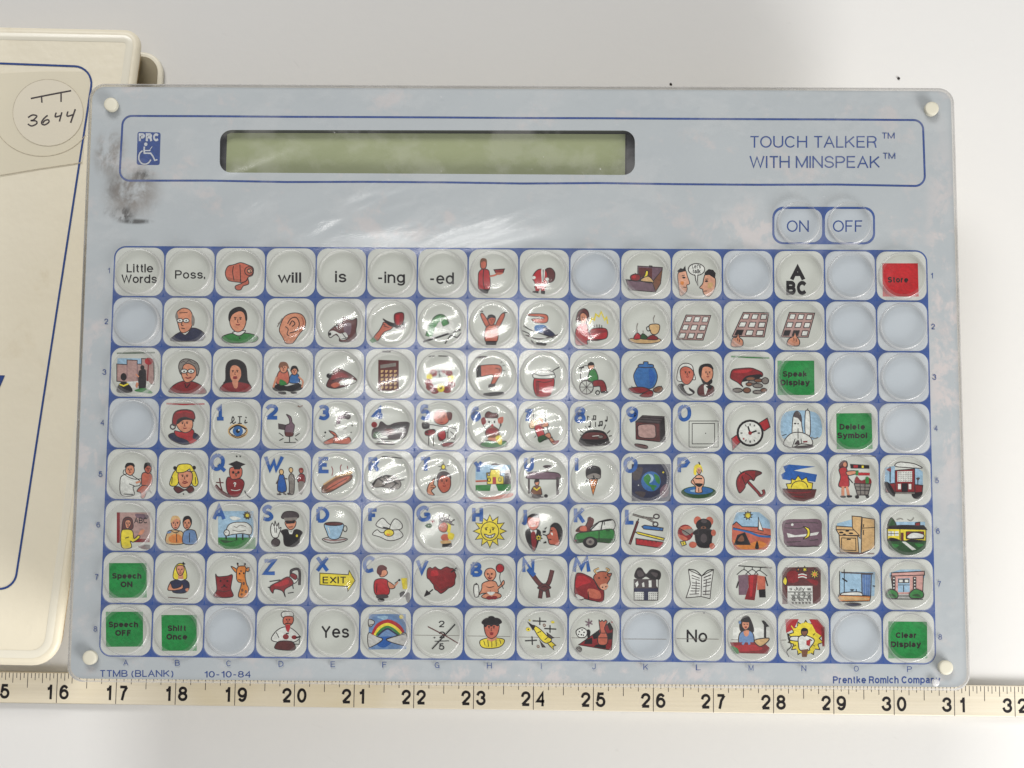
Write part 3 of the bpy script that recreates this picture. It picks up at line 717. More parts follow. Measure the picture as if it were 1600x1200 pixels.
P('I5','G','picture_key','key picturing a boy under a bell press, marked U','''q h 248,522 272,522 268,576 252,576;o H 262,513 35,12
f v 108,582 140,555 250,553 340,563 352,600 270,606 120,602
q H 117,598 132,598 132,712 117,712;q H 325,592 348,592 345,722 325,722
f u 140,712 160,660 205,660 220,712 210,720;f s 166,632 172,612 196,614 198,640 182,654
n k 164,630 172,606 198,608 198,624;s y 9 158,668 182,686 208,664
o k 250,730 14,14;l H 9 135,738 232,738;n H 150,722 210,722 205,745 155,745
M U 82,440 168,548''')
P('J5','G','picture_key','key picturing a chocolate ice cream cone, marked I','''p o 565,598 634,598 596,726
s u 5 575,610 608,690;s u 5 595,602 615,660;s u 5 625,604 586,690;s u 5 605,602 575,640
f k 544,562 554,520 600,508 646,525 652,572 640,602 560,602
n h 550,584 600,562 648,576 640,600 600,592 570,604;o k 600,585 7,7;l k 9 550,610 552,630
M I 455,440 495,552''')
P('K5','G','picture_key','key picturing the earth in dark space, marked O','''q n 880,495 1165,495 1165,768 880,768
n H 890,540 960,520 940,600 895,610;n v 1090,680 1140,640 1150,720 1100,740;n H 900,700 980,700 960,740
o x 1022,622 72,74;o c 1005,600 36,34;n g 966,602 1000,568 1022,602 1010,640 1062,652 1050,668 1000,652;n g 1045,568 1082,590 1086,640 1060,622;n g 1020,665 1050,672 1040,690
o y 1112,555 7,7;o w 930,650 4,4;o w 1110,700 4,4
M O 820,440 925,556''')
P('L5','G','picture_key','key picturing a girl in a bikini in a paddling pool, marked P','''o G 1372,702 130,46;o x 1372,690 106,28;o c 1350,692 40,10
f p 1345,592 1365,575 1395,580 1412,602 1412,640 1396,672 1396,702 1350,702 1350,660 1318,630 1330,605
f p 1356,540 1362,516 1388,516 1394,542 1376,570
n y 1336,565 1342,510 1375,494 1398,520 1402,562 1388,522 1360,528 1354,574
s k 9 1348,600 1398,602;n k 1342,638 1404,640 1376,664;s k 9 1374,480 1382,500;s k 5 1373,670 1373,700;s k 5 1332,610 1345,640
F 1376,540 16
M P 1208,445 1310,562''')
P('M5','H','picture_key','key picturing a red umbrella','''l k 22 172,590 240,662 262,688 284,672 276,645;l R 14 172,590 240,662 262,688 284,672 276,645
f R 92,612 100,560 130,525 180,511 235,514 268,530 228,555 212,582 186,574 156,610 150,632 114,668
s k 5 122,528 114,516;l k 5 126,526 136,570 154,610;l k 5 132,522 180,545 210,580;l r 8 110,590 122,550 150,530;n m 225,518 262,528 226,552''')
P('N5','H','picture_key','key picturing a yellow sun rising under blue clouds','''q b 415,482 460,470 640,485 545,500 490,512 652,540 640,592 560,580 470,582 412,572 402,540 432,520
p y 438,605 472,602 474,570 500,578 520,548 545,578 578,560 590,592 622,600 616,642 450,642
e y 530,628 56,44;q y 474,628 586,628 586,642 474,642
q m 410,640 648,645 632,702 560,726 460,716 418,682;s k 6 410,640 648,645;l R 7 430,660 520,668 610,660;l R 6 470,690 560,695''')
P('O5','H','picture_key','key picturing a woman in red with a shopping cart','''f m 808,492 820,448 858,450 858,492;o s 845,470 12,16
f r 805,502 850,490 866,540 872,622 803,622 815,560
q s 822,622 842,622 842,692 820,692;q s 850,622 868,622 882,690 862,692
f s 855,520 915,514 932,530 870,546;n k 815,688 848,688 848,700 818,700;n k 860,684 894,686 890,698 862,698
p k 885,470 1012,478 1012,496 888,495;q r 905,474 935,476 935,492 905,492;q y 962,478 976,478 976,494 962,494
q g 920,512 940,512 940,545 920,545;q r 938,526 1018,528 1018,546 938,546
n R 918,602 928,552 960,582 1015,562 1024,604;n g 990,560 1010,560 1010,600 990,600
p h 910,602 1026,606 1006,682 932,682;s k 5 920,625 1020,628;s k 5 925,650 1014,652;s k 5 950,604 955,680;s k 5 985,604 984,680
s k 7 868,560 900,598;o k 930,695 14,12;o k 1002,692 12,12;s k 4 890,408 1060,414''')
P('P5','H','picture_key','key picturing a red school building with a flag','''q c 1122,492 1192,480 1192,602 1122,602;q c 1328,480 1386,520 1386,612 1328,612
f w 1195,482 1220,454 1300,460 1340,470 1382,495 1290,492
p R 1194,512 1330,500 1332,662 1194,662
q w 1210,518 1312,516 1312,590 1210,590;g H 6 5 1212,520 1314,592 .7;g w 6 5 1213,521 1315,593 .5
p R 1125,606 1194,600 1194,672 1130,662;p R 1332,610 1386,615 1382,662 1332,668
q k 1240,600 1282,600 1282,658 1240,658;q w 1214,605 1234,605 1234,642 1214,642;q w 1288,605 1306,605 1306,642 1288,642
n k 1118,600 1150,596 1190,662 1186,694 1142,654;n k 1312,672 1384,662 1362,706 1324,704
s k 6 1160,488 1160,596;n R 1135,506 1162,494 1162,520;s k 5 1352,560 1352,612;n H 1340,566 1366,562 1354,580;q h 1196,664 1330,664 1330,674 1196,674''')
P('A6','E','picture_key','key picturing a teacher in yellow at a blackboard reading ABC','''q q 200,850 445,850 445,1048 200,1062
q R 200,850 222,850 222,1074 200,1074;q R 320,1045 442,1045 442,1070 320,1070
n v 340,860 430,870 420,900 350,890
f m 238,962 248,902 280,884 312,900 320,962 292,978 244,982
f s 260,930 268,908 296,908 304,935 284,968 268,962
f y 233,992 270,975 315,986 326,1042 360,1018 368,1036 322,1068 300,1062 306,1108 238,1108
n s 358,1012 380,978 404,980 386,1012;t k 42 328,425,930 ABC
l k 5 290,1030 262,1040;n m 360,1098 442,1090 430,1122 380,1115;n H 400,1090 442,1092 440,1120;F 283,932 22''')
P('B6','E','picture_key','key picturing two men arm in arm in orange and blue shirts','''f t 566,1078 570,1002 600,980 660,985 686,1002 692,1078
n o 580,1040 620,1010 670,1020 680,1070 600,1072
f X 690,1078 690,1002 720,980 762,980 782,1002 786,1078
f s 600,930 612,892 655,892 666,930 650,965 632,974 610,962;n t 596,928 608,880 650,878 670,912 636,896
f s 688,932 698,892 738,890 748,930 732,966 714,974 696,960;n k 684,928 694,885 730,876 752,905 748,942 732,902 706,906
F 632,930 34;F 716,930 32;l k 5 600,985 632,1000 660,986;l k 5 640,1005 640,1070;l k 5 735,1000 735,1070;l X 14 572,1000 600,992''')
P('C6','E','picture_key','key picturing a white sheep in a field, marked A','''q c 945,840 1205,840 1205,1040 945,1040;q g 945,1034 1220,1034 1220,1118 1000,1118 945,1085
n G 960,1050 1040,1060 1100,1050 1000,1075
f w 1000,992 1020,945 1060,925 1110,922 1155,926 1192,962 1182,1012 1120,1005 1050,1012 1010,1022 992,1002
s k 11 1002,1018 1006,1048;s k 11 1080,1012 1080,1052;s k 11 1126,1010 1126,1052;s k 10 1172,1012 1176,1040
e w 1008,1000 20,22;o k 1002,996 4,4;l h 5 1060,950 1080,960 1110,945 1150,955;l h 5 1050,980 1100,990 1150,980
Z y 1160,872 28,19,9;e y 1160,872 16,16;n w 1030,886 1070,880 1112,896 1060,908
M A 905,792 1000,908''')
P('D6','E','picture_key','key picturing a policeman holding up a white glove, marked S','''f k 1408,988 1450,975 1480,996 1520,975 1564,996 1546,1032 1530,1094 1440,1094 1424,1022
f s 1440,915 1512,910 1512,952 1482,978 1450,958
q k 1440,914 1512,910 1508,930 1445,934
f H 1416,868 1442,845 1500,844 1534,862 1526,892 1420,896
q h 1428,890 1530,886 1522,906 1434,911
f w 1334,1002 1332,960 1344,928 1358,952 1364,914 1376,952 1390,928 1392,968 1408,962 1392,1012 1382,1034 1350,1034
f H 1340,1060 1368,1040 1398,1060 1392,1090 1368,1100 1342,1090
l k 5 1360,960 1364,1000;l k 5 1376,960 1374,1000;q w 1460,980 1482,998 1500,978 1490,1010 1470,1010;o y 1524,1022 8,10;s k 5 1464,958 1494,956
M S 1264,796 1356,914''')
P('E6','F','picture_key','key picturing a pale blue teacup on a saucer, marked D','''f a 158,1046 240,1030 342,1045 290,1070 210,1074
f c 174,935 240,928 312,935 306,985 276,1042 214,1042 188,990
e m 243,934 67,13;c k 6 326,970 14,22
l w 6 200,960 214,1005;l R 5 170,1048 240,1056 330,1048
M D 105,810 210,922''')
P('F6','F','picture_key','key picturing a fried egg beside its broken shell, marked F','''f w 528,1012 560,978 600,1000 700,970 752,1020 700,1052 640,1056 580,1030
f w 552,942 600,892 642,930 682,960 610,968;f w 655,972 690,898 742,932 736,972
e y 648,1000 36,26;n o 630,1005 660,1012 640,1022;n k 600,955 640,962 660,972 620,970
M F 490,820 572,922''')
P('G6','F','picture_key','key picturing a crowned king and queen, marked G','''n y 1065,930 1102,925 1098,995 1072,988
f S 1018,942 1050,920 1078,942 1070,988 1040,994 1012,972
n H 1018,905 1060,882 1104,912 1114,946 1060,922 1028,936
s H 9 1025,905 1014,876;s H 9 1050,890 1050,868;s H 9 1080,895 1092,874;s H 9 1102,920 1126,906;s H 9 1110,940 1128,942
o H 1014,874 6,6;o H 1050,868 6,6;o H 1092,873 6,6;o H 1127,905 6,6
o S 1062,1035 32,26;n y 1085,1000 1128,1010 1116,1050 1085,1042;n t 1030,1060 1100,1058 1095,1080 1040,1082
n G 912,950 940,928 966,945 945,966;s R 7 968,902 972,930;s R 7 955,918 985,914
q k 1040,1082 1112,1076 1112,1102 1040,1104;F 1042,955 18
M G 848,802 962,915''')
P('H6','F','picture_key','key picturing a smiling yellow sun, marked H','''Z y 1390,988 122,78,12
e y 1390,988 66,69
s k 6 1352,966 1374,962;s k 6 1404,962 1426,966;o k 1363,975 6,7;o k 1414,975 6,7;l k 5 1392,975 1396,995 1386,998
f w 1350,1010 1390,1020 1428,1006 1412,1032 1390,1038 1366,1030;s k 4 1376,1016 1378,1034;s k 4 1400,1016 1400,1034
M H 1255,808 1345,926''')
P('I6','G','picture_key','key picturing a man in a dark suit sneezed at by another, marked J','''f k 102,988 150,965 208,990 198,1052 165,1134 138,1112 108,1052
n w 135,980 180,980 165,1030;n R 142,1000 168,994 182,1062 160,1134 145,1082
f S 112,912 128,880 190,875 204,920 188,962 152,982 120,952;n k 112,885 150,860 204,868 198,892 140,888
F 158,912 40;l w 7 140,945 158,952 176,942
Z y 195,1036 28,14,7;o k 195,1036 8,8
f S 285,962 310,950 346,960 356,1040 342,1092 310,1088 276,1082 266,1050 256,1020 276,1004
n k 280,955 310,926 350,938 374,990 366,1052 346,1062 330,990 310,962
o k 292,985 7,6;l k 6 270,1048 290,1050;n w 284,1000 300,1002 296,1020
l k 7 225,990 250,988;l k 7 240,975 255,960;l k 7 228,1012 255,1020;n k 228,1076 250,1062 252,1075;n k 222,1000 248,985 246,998
M J 66,822 116,944''')
P('J6','G','picture_key','key picturing a green car with its bonnet loaded, marked K','''n m 468,992 500,950 545,942 560,885 602,900 592,950 570,992
n S 500,960 540,950 550,985 505,985;l k 6 540,950 575,880;l k 6 480,985 500,960
f w 575,982 640,920 742,904 742,978
f g 458,1042 480,1005 560,992 650,980 746,978 746,1068 640,1068 560,1062 470,1075
n G 470,1050 600,1040 745,1045 745,1066 480,1072
s k 9 575,982 640,920 742,904;s k 8 654,978 668,914;s k 5 640,985 640,1062;l k 5 690,985 720,985
o k 575,1070 54,42;o h 575,1066 30,26;o H 575,1066 12,12;e R 466,1058 10,8;l k 5 680,920 678,945
M K 450,812 542,932''')
P('K6','G','picture_key','key picturing scissors, pens, a pencil and a ruler, marked L','''s k 16 888,865 960,886 1042,896;s h 9 890,866 960,886 1042,896;c H 10 1062,880 20,16
s k 14 960,880 1050,925;s h 8 960,880 1050,925;c H 10 1055,937 18,16
s k 20 865,1086 925,915;s m 13 865,1086 925,915;s k 8 925,915 932,896
p x 955,955 975,944 1112,965 1108,986 970,972;s k 4 1090,962 1086,982
p y 905,995 930,995 1120,1040 1114,1056 930,1010;q k 900,994 918,994 916,1000
p r 912,1042 1118,1070 1090,1112 912,1086;s k 4 940,1048 940,1060;s k 4 970,1052 970,1064;s k 4 1000,1056 1000,1068;s k 4 1030,1060 1030,1072;s k 4 1060,1064 1060,1076
M L 826,822 906,938''')
P('L6','G','picture_key','key picturing a teddy bear, a ball and a block','''o R 1275,1000 58,61;n S 1226,968 1280,950 1322,962 1270,986;n h 1250,985 1325,970 1330,995 1280,1020;n S 1222,1010 1290,1040 1270,1058 1235,1045;l k 6 1226,965 1290,1000 1325,1030
o S 1365,912 28,33;o S 1452,915 29,33
o k 1410,942 58,46;o H 1412,915 22,14;o u 1408,965 20,14;o k 1408,960 8,6
f k 1352,985 1410,972 1472,985 1468,1050 1456,1104 1380,1104 1352,1060
f k 1340,990 1365,980 1372,1010 1335,1010;o S 1482,1000 18,23;o S 1330,1088 28,23;o S 1472,1098 20,23;o H 1410,1040 24,34
p y 1238,1066 1272,1060 1282,1086 1250,1098;s k 5 1258,1070 1262,1086''')
P('M6','H','picture_key','key picturing a tent on a red shore with a sailing boat','''q c 65,890 92,802 250,800 322,860 330,935 65,930
q S 62,892 92,868 132,902 245,905 330,918 332,992 302,1062 80,1062 60,1002
n o 70,990 140,1030 250,1000 300,1040 120,1055
l x 15 68,915 120,925 180,940 250,966 330,972;l k 4 68,908 180,932 330,964
p k 78,1026 100,962 150,944 188,1026;n u 100,1000 130,960 145,1000
p w 242,922 245,838 278,932;s k 5 245,835 245,925
Z y 172,824 30,16,9;n k 222,1052 236,1000 248,1052;s k 5 66,890 92,868 132,902 240,905''')
P('N6','H','picture_key','key picturing a crescent moon in a mauve night sky','''n v 418,862 560,850 672,855 684,930 664,1032 450,1036 418,962
l H 6 430,880 560,870 660,878;l H 6 430,910 520,915 560,905;l H 6 600,1000 660,990;l H 6 440,1010 540,1005
q w 442,945 500,962 560,955 668,938 650,960 560,970 450,977
f y 558,902 598,918 598,968 556,988 580,962 582,928;o w 480,888 9,9;s k 6 440,1038 668,1038''')
P('O6','H','picture_key','key picturing a tan stove and refrigerator','''q c 790,880 900,850 900,905 790,900
p t 895,828 962,834 952,985 930,955 898,920
p t 965,838 1052,850 1052,1052 958,1086
s k 5 965,912 1052,908;s k 6 975,885 975,905;s k 6 975,925 975,960
p t 785,898 896,905 905,925 785,922;p t 785,924 910,925 946,962 808,962
p t 806,962 934,966 942,1082 812,1078
o k 820,942 16,6;o k 862,932 14,5;o k 888,948 16,6;o k 842,955 12,4
s k 5 822,980 920,982 922,1068 822,1064 822,980;s k 8 858,990 886,990;s m 8 790,1086 1050,1090''')
P('P6','H','picture_key','key picturing a yellow bungalow with a dark roof','''q c 1142,868 1402,868 1402,905 1142,905
f G 1143,902 1166,838 1202,895
p y 1140,912 1408,912 1408,1002 1140,998
p k 1138,916 1150,900 1235,892 1392,894 1414,922;p R 1334,876 1366,870 1366,896 1334,896
q w 1145,934 1186,934 1186,966 1145,966;q w 1192,934 1218,934 1218,966 1192,966;s k 4 1166,934 1166,966;s k 4 1145,950 1218,950;s k 5 1228,916 1228,1000
q m 1234,944 1253,944 1253,1002 1234,1002
p R 1272,938 1392,938 1392,986 1272,986;f w 1278,966 1320,942 1390,955 1386,980 1340,984 1284,984
q G 1140,1000 1412,1000 1402,1062 1350,1098 1240,1102 1150,1052;q w 1240,1006 1266,1006 1340,1060 1312,1066
n k 1142,998 1160,980 1200,984 1230,1000 1180,1004;n k 1270,1004 1300,990 1360,994 1402,1000 1340,1010;n g 1170,1020 1220,1030 1190,1050;n g 1330,1020 1390,1025 1360,1045
l h 5 1205,855 1230,846 1250,852;l h 5 1280,852 1305,860 1326,840''')
P('A7','I','command_key','green key reading Speech ON','q g 190,140 466,140 468,394 190,396;B d 42 212,428,255 Speech;B d 42 275,362,318 ON')
P('B7','I','picture_key','key picturing a blonde girl in a black top touching her chest','''f y 666,255 674,175 710,142 746,165 758,255
q s 698,215 736,215 736,262 698,256;f s 686,190 694,160 735,160 742,195 724,228 702,226
f n 640,282 690,262 742,262 776,285 776,332 740,360 664,356 652,320
f s 622,332 640,288 662,326 715,314 726,292 734,322 700,338 640,342;n s 752,330 775,325 770,348 755,345
F 714,190 26;l k 8 730,140 750,148;l k 6 735,150 738,132;s m 5 624,392 772,402;n w 695,258 740,258 720,268''')
P('C7','I','picture_key','key picturing a red cat and a giraffe','''f R 974,222 992,240 1060,235 1097,228 1090,290 1086,330 1097,388 962,388 982,340 978,280
o k 1010,272 8,6;o k 1060,272 8,6;n k 1028,300 1046,300 1037,310;l k 5 1015,320 1037,312 1060,320;l m 6 990,340 1035,350 1080,340;l m 6 1000,250 1035,258 1070,248
f o 1088,165 1132,188 1120,208;f o 1190,190 1222,170 1216,202
f o 1128,250 1132,180 1160,162 1196,172 1190,230 1200,290 1216,330 1204,388 1142,388 1160,310 1162,285 1140,278
s u 9 1140,166 1134,146;s u 9 1185,166 1190,148;o k 1136,145 7,7;o k 1190,147 7,7
o u 1180,290 9,12;o u 1170,340 9,12;o u 1196,350 9,12;o u 1165,370 8,9;o u 1160,200 7,7;o k 1150,218 6,7;o k 1180,215 6,7;l k 5 1140,262 1160,266''')
P('D7','I','picture_key','key picturing a red bed, marked Z','''l k 20 1530,235 1532,194 1588,192 1590,302;l H 12 1530,235 1532,194 1588,192 1590,302
f w 1512,250 1545,292 1578,262 1550,225;f R 1520,232 1540,215 1572,235 1560,262
f R 1372,315 1440,275 1508,242 1545,292 1482,336 1486,388 1464,346 1408,332 1394,362
n r 1400,300 1450,280 1500,260 1510,290 1450,310
s k 7 1370,276 1450,264;s k 6 1505,362 1548,355;s k 7 1358,318 1380,322;s k 7 1540,300 1545,330
M Z 1320,110 1422,228''')
P('E7','J','picture_key','key picturing a yellow arrow reading EXIT, marked X','''p y 140,214 350,226 356,195 399,270 345,348 345,312 140,299
t k 50 160,332,290 EXIT
M X 106,88 212,206''')
P('F7','J','picture_key','key picturing a boy in a red shirt reaching out, marked C','''f s 582,205 622,188 638,215 612,240 582,238
n m 558,205 568,165 600,154 632,172 628,192 600,195 590,230 570,225
f r 540,280 580,255 635,265 652,312 642,372 550,372
f s 640,275 690,308 684,326 650,325;l k 5 560,290 556,360;l s 10 690,310 715,280;s k 5 690,290 730,260
q y 738,252 782,250 784,332 750,332;o k 725,265 8,8;n k 728,362 762,348 764,388 735,392;n H 770,370 800,360 800,425 780,425
o k 590,412 26,14;n H 560,375 630,372 640,395 565,400
M C 456,90 556,212''')
P('G7','J','picture_key','key picturing a red heart pierced by an arrow, marked V','''f R 930,190 950,172 968,180 988,168 1008,182 1030,188 1050,176 1075,168 1098,178 1122,182 1132,205 1142,232 1134,262 1132,295 1110,315 1085,325 1062,346 1030,364 1005,345 985,332 975,300 960,282 945,262 928,245
n r 960,200 1000,195 1010,230 960,235;l m 6 985,300 1030,340 1090,310
s k 9 915,380 972,334;p k 908,386 926,342 952,366;s k 9 1105,208 1150,172;s k 7 1128,190 1142,200;s k 7 1140,172 1158,190
M V 846,112 942,218''')
P('H7','J','picture_key','key picturing a baby with a balloon and a bottle, marked B','''f s 1350,225 1364,188 1400,178 1430,198 1434,235 1410,268 1376,264
f s 1335,292 1380,272 1430,276 1455,312 1490,268 1494,296 1452,332 1446,358 1340,362 1312,372 1330,330
f s 1334,378 1390,356 1462,366 1468,392 1400,406 1340,396
n w 1370,354 1428,354 1400,378;o R 1385,396 22,14;o R 1424,394 22,14
e r 1465,178 29,31;l k 5 1468,210 1464,260 1490,330
f w 1274,306 1304,302 1308,380 1278,384;q k 1282,302 1298,300 1296,288 1286,288
F 1390,225 34;l R 6 1375,245 1392,252 1408,244;o k 1395,345 3,3;l k 4 1365,315 1390,320 1420,312
M B 1245,138 1338,238''')
P('I7','K','picture_key','key picturing a knotted maroon rope, marked N','''l k 36 125,190 195,285 245,320;l k 34 296,192 272,280 235,322;l k 32 215,335 206,400;l k 32 258,335 268,394
l m 28 125,190 195,285 245,320;l m 26 296,192 272,280 235,322;l m 24 215,335 206,400;l m 24 258,335 268,394
f m 188,322 210,305 240,292 270,305 286,322 260,335 240,348 210,336;l k 5 215,320 240,310 262,322
s b 34 118,182 166,232
M N 70,100 172,215''')
P('J7','K','picture_key','key picturing a red cow, marked M','''f R 468,232 500,213 550,230 600,262 640,332 674,336 668,422 600,418 530,402 470,388 458,362
n r 480,240 540,240 580,280 520,300 470,320;n S 560,330 640,345 650,400 570,390
f z 600,242 640,205 700,208 722,250 702,290 694,330 652,334 620,290
n p 650,302 690,290 708,312 682,338 655,328;o k 665,318 6,5;o k 690,314 6,5
l k 14 625,216 606,196 640,178;l t 9 625,216 606,196 640,178;l k 14 695,206 714,190 690,178;l t 9 695,206 714,190 690,178
f z 700,225 732,215 722,240;o k 640,250 7,5;o k 690,248 7,5;l k 6 470,365 500,410 530,402;n w 470,370 500,380 530,400 490,405;l k 5 560,350 565,410
M M 440,95 582,212''')
P('K7','K','picture_key','key picturing a spotted gift box with a dark bow','''p w 898,262 1076,262 1072,414 898,414
q H 902,258 1074,258 1074,328 902,328
f k 902,240 920,185 950,178 985,222 1025,188 1088,205 1084,258 1030,262 985,238 945,258
n H 920,200 950,195 970,230 930,240;n H 1020,210 1070,215 1060,245
q w 905,290 925,270 930,300 915,320;q w 1005,268 1026,268 1026,318 1006,318;q w 955,290 970,280 975,315 960,316;q w 1060,262 1072,262 1072,320 1062,310
q n 898,326 1074,326 1072,352 898,352;q n 970,326 1002,326 1002,414 970,414
g k 5 4 905,358 972,412 .34;g k 5 4 1006,358 1074,412 .34''')
P('L7','K','picture_key','key picturing an open newspaper','''p w 1298,190 1395,236 1390,386 1280,396 1312,300;p w 1395,236 1482,190 1466,300 1456,402 1390,386
l k 7 1298,186 1350,195 1392,232;l k 7 1400,232 1440,195 1484,188
s H 6 1322,230 1380,252;s H 5 1322,250 1380,268;s H 6 1325,285 1382,290;s H 5 1322,305 1382,310;s H 5 1318,325 1380,328;s H 5 1312,345 1378,346;s H 5 1305,370 1376,366;s H 5 1355,270 1352,370
s H 7 1410,248 1466,225;s H 5 1408,270 1464,252;s H 5 1408,292 1462,278;s H 5 1406,314 1460,302;s H 6 1404,350 1456,345;s H 5 1402,370 1454,370;s H 5 1430,260 1424,375''')
P('M7','L','picture_key','key picturing clothes hanging on a rail','''s k 7 95,136 200,144 305,148
l k 5 85,192 130,160 172,192;l k 5 140,190 182,160 220,192;l k 5 195,190 225,165 275,200;s k 5 130,160 132,145;s k 5 182,160 182,145;s k 5 230,165 235,148
q v 94,196 156,190 156,318 98,318;q R 156,194 216,190 206,290 196,352 134,346 158,272;q r 165,200 190,198 180,330 165,330
q S 214,195 264,204 264,282 212,288;q k 222,285 264,282 266,334 226,334;s k 8 262,205 278,262;s k 8 96,235 84,275;s h 9 265,146 306,150''')
P('N7','L','picture_key','key picturing a July calendar among autumn leaves','''q m 386,146 590,144 610,165 610,372 370,376 368,180
n R 400,180 460,170 470,230 410,240;n R 520,220 590,230 580,260
f y 372,238 385,205 400,225 392,258;Z y 572,188 34,14,8;o o 572,190 10,10;Z y 510,160 20,9,6;Z o 470,160 14,6,5
l w 7 468,194 495,188 522,196;l r 7 468,202 495,196 522,204;l w 7 468,210 495,204 522,212
q w 402,262 558,262 560,376 402,374
t k 22 444,508,291 July;t k 15 412,430,290 19;t k 15 526,548,290 88;s k 4 405,300 555,300
t k 11 440,548,316 1 2 3 4;t k 11 430,548,336 5 6 7 8;t k 11 430,548,356 9 10 11;g H 6 1 425,362 552,374 .6;s k 3 425,320 552,320;s k 3 425,340 552,340''')
P('O7','L','picture_key','key picturing a bathtub with a blue shower curtain','''q c 728,175 950,175 945,325 728,325;p X 865,188 926,190 922,326 868,320
s b 4 880,192 882,318;s b 4 898,192 898,320;s b 4 912,192 910,322;s H 9 738,178 938,186;s k 5 728,170 728,320;s k 5 757,158 757,302;s k 9 744,214 776,236
f w 746,306 850,300 864,326 748,324;n k 792,285 820,284 806,294;s k 5 832,300 832,282
p o 722,320 922,326 916,356 722,360;n t 730,328 900,335 890,350 740,350;o H 810,378 56,12;o n 810,380 40,7;s k 6 935,262 950,264''')
P('P7','L','picture_key','key picturing a pink stone building with green bushes','''q c 1040,180 1110,160 1230,160 1260,180 1260,210 1040,210
p Q 1048,196 1252,186 1246,332 1068,336;p Q 1052,180 1258,170 1258,194 1052,200
q c 1092,216 1166,214 1166,300 1092,302;p w 1097,220 1125,220 1125,242 1097,242;p w 1132,220 1160,220 1160,242 1132,242;s k 5 1128,260 1128,300;s k 4 1092,256 1166,256
p w 1060,208 1074,208 1074,222 1060,222;p w 1060,228 1074,228 1074,242 1060,242;p w 1060,248 1074,248 1074,262 1060,262;p w 1060,268 1074,268 1074,282 1060,282
p w 1190,208 1204,208 1204,222 1190,222;p w 1190,228 1204,228 1204,242 1190,242;p w 1190,248 1204,248 1204,262 1190,262;p w 1190,268 1204,268 1204,282 1190,282
q a 1085,314 1160,314 1172,338 1074,338;s k 4 1082,322 1164,322;s k 4 1078,330 1168,330
f g 1018,312 1045,284 1086,300 1088,336 1030,338;f g 1164,312 1200,282 1248,300 1244,336 1175,338;n G 1030,320 1060,310 1080,330;n G 1180,322 1215,312 1235,330
s k 4 1040,343 1250,346''')
P('A8','I','command_key','green key reading Speech OFF','q g 166,498 440,498 440,754 168,756;B d 42 186,403,612 Speech;B d 42 235,355,675 OFF')
P('B8','I','command_key','green key reading Shift Once','q g 575,522 835,522 835,785 578,785;B d 42 620,758,640 Shift;B d 42 612,765,703 Once')
P('D8','I','picture_key','key picturing a chef in a white hat stirring a pan','''f w 1456,514 1478,496 1530,498 1548,520 1532,540 1470,540
f S 1470,552 1488,532 1542,536 1542,578 1512,602 1474,588
f w 1383,702 1420,640 1480,610 1530,620 1578,660 1592,692 1545,722 1440,722
f m 1418,736 1450,714 1540,720 1552,778 1418,772
n r 1488,600 1522,600 1512,645 1496,640;o R 1490,682 22,20;o R 1552,686 20,15;s k 9 1490,660 1512,655
s k 11 1562,690 1600,680;s k 5 1545,735 1590,738 1590,700;l k 5 1420,650 1440,690;F 1506,560 26;l k 6 1484,588 1506,584 1530,588''')
P('E8','J','word_key','key reading Yes','t k 92 150,355,690 Yes')
P('F8','J','picture_key','key picturing a rainbow between clouds','''q X 500,515 772,515 776,772 498,776
n b 560,690 640,680 700,690 620,760 560,740;n c 560,535 640,530 620,560
f a 500,555 542,570 525,602 500,605;f a 498,655 560,680 602,702 540,746 498,752;f a 628,702 690,680 772,655 774,742 690,730
l r 26 530,668 565,600 640,568 715,600 752,650;l y 20 544,670 580,615 640,590 700,618 738,658;l g 16 556,672 592,630 640,608 688,634 724,664;l n 12 566,674 602,642 640,624 678,646 712,668
o y 740,535 16,16;l k 4 500,600 530,590;l k 4 560,682 600,702 545,745;l k 4 630,702 690,682 770,660''')
P('G8','J','picture_key','key picturing a crossed out wrong sum','''s h 4 830,670 1165,674
t k 48 1014,1058,612 2;t k 48 1016,1062,692 2;t k 22 972,994,698 +;s k 5 984,716 1090,712;t k 48 1016,1056,778 5
s k 9 965,772 1135,590;s m 7 935,608 1060,672 1170,738''')
P('H8','J','picture_key','key picturing a laughing girl in a black tam and yellow ruff','''s h 4 1225,676 1540,680
f y 1318,712 1380,690 1440,690 1498,706 1472,752 1400,768 1332,758
s k 5 1345,710 1355,745;s k 5 1375,705 1380,755;s k 5 1405,705 1405,760;s k 5 1435,702 1438,752;s k 5 1462,702 1472,735
q s 1372,670 1438,670 1440,702 1400,718 1370,702
f S 1348,602 1362,580 1448,585 1458,622 1440,672 1400,696 1362,668
n k 1345,600 1360,578 1455,580 1450,605 1420,595 1400,608 1380,592 1360,612
f k 1332,578 1358,550 1405,544 1456,550 1476,576 1440,592 1360,594;o k 1402,542 24,12
F 1402,616 42;o R 1403,660 12,11''')
P('I8','K','picture_key','key picturing a yellow rocket among stars','''s h 4 50,684 355,688
p H 255,650 308,690 268,698;p H 202,705 245,758 222,758
f y 152,600 200,620 262,680 292,702 265,728 230,720 188,672
p k 116,574 168,608 154,632
p y 262,728 290,718 322,745 300,752 308,778 276,748;s k 5 185,655 215,640;s k 5 240,705 265,685
s k 8 152,565 252,570;s k 8 205,540 205,596;s k 8 238,622 326,626;s k 8 280,598 280,652;s k 8 96,712 184,708;s k 8 148,680 150,742
o y 120,628 17,14;o k 120,628 5,5;o y 300,575 13,9;c u 5 238,598 8,9;c u 5 193,754 8,8;o y 130,562 6,6''')
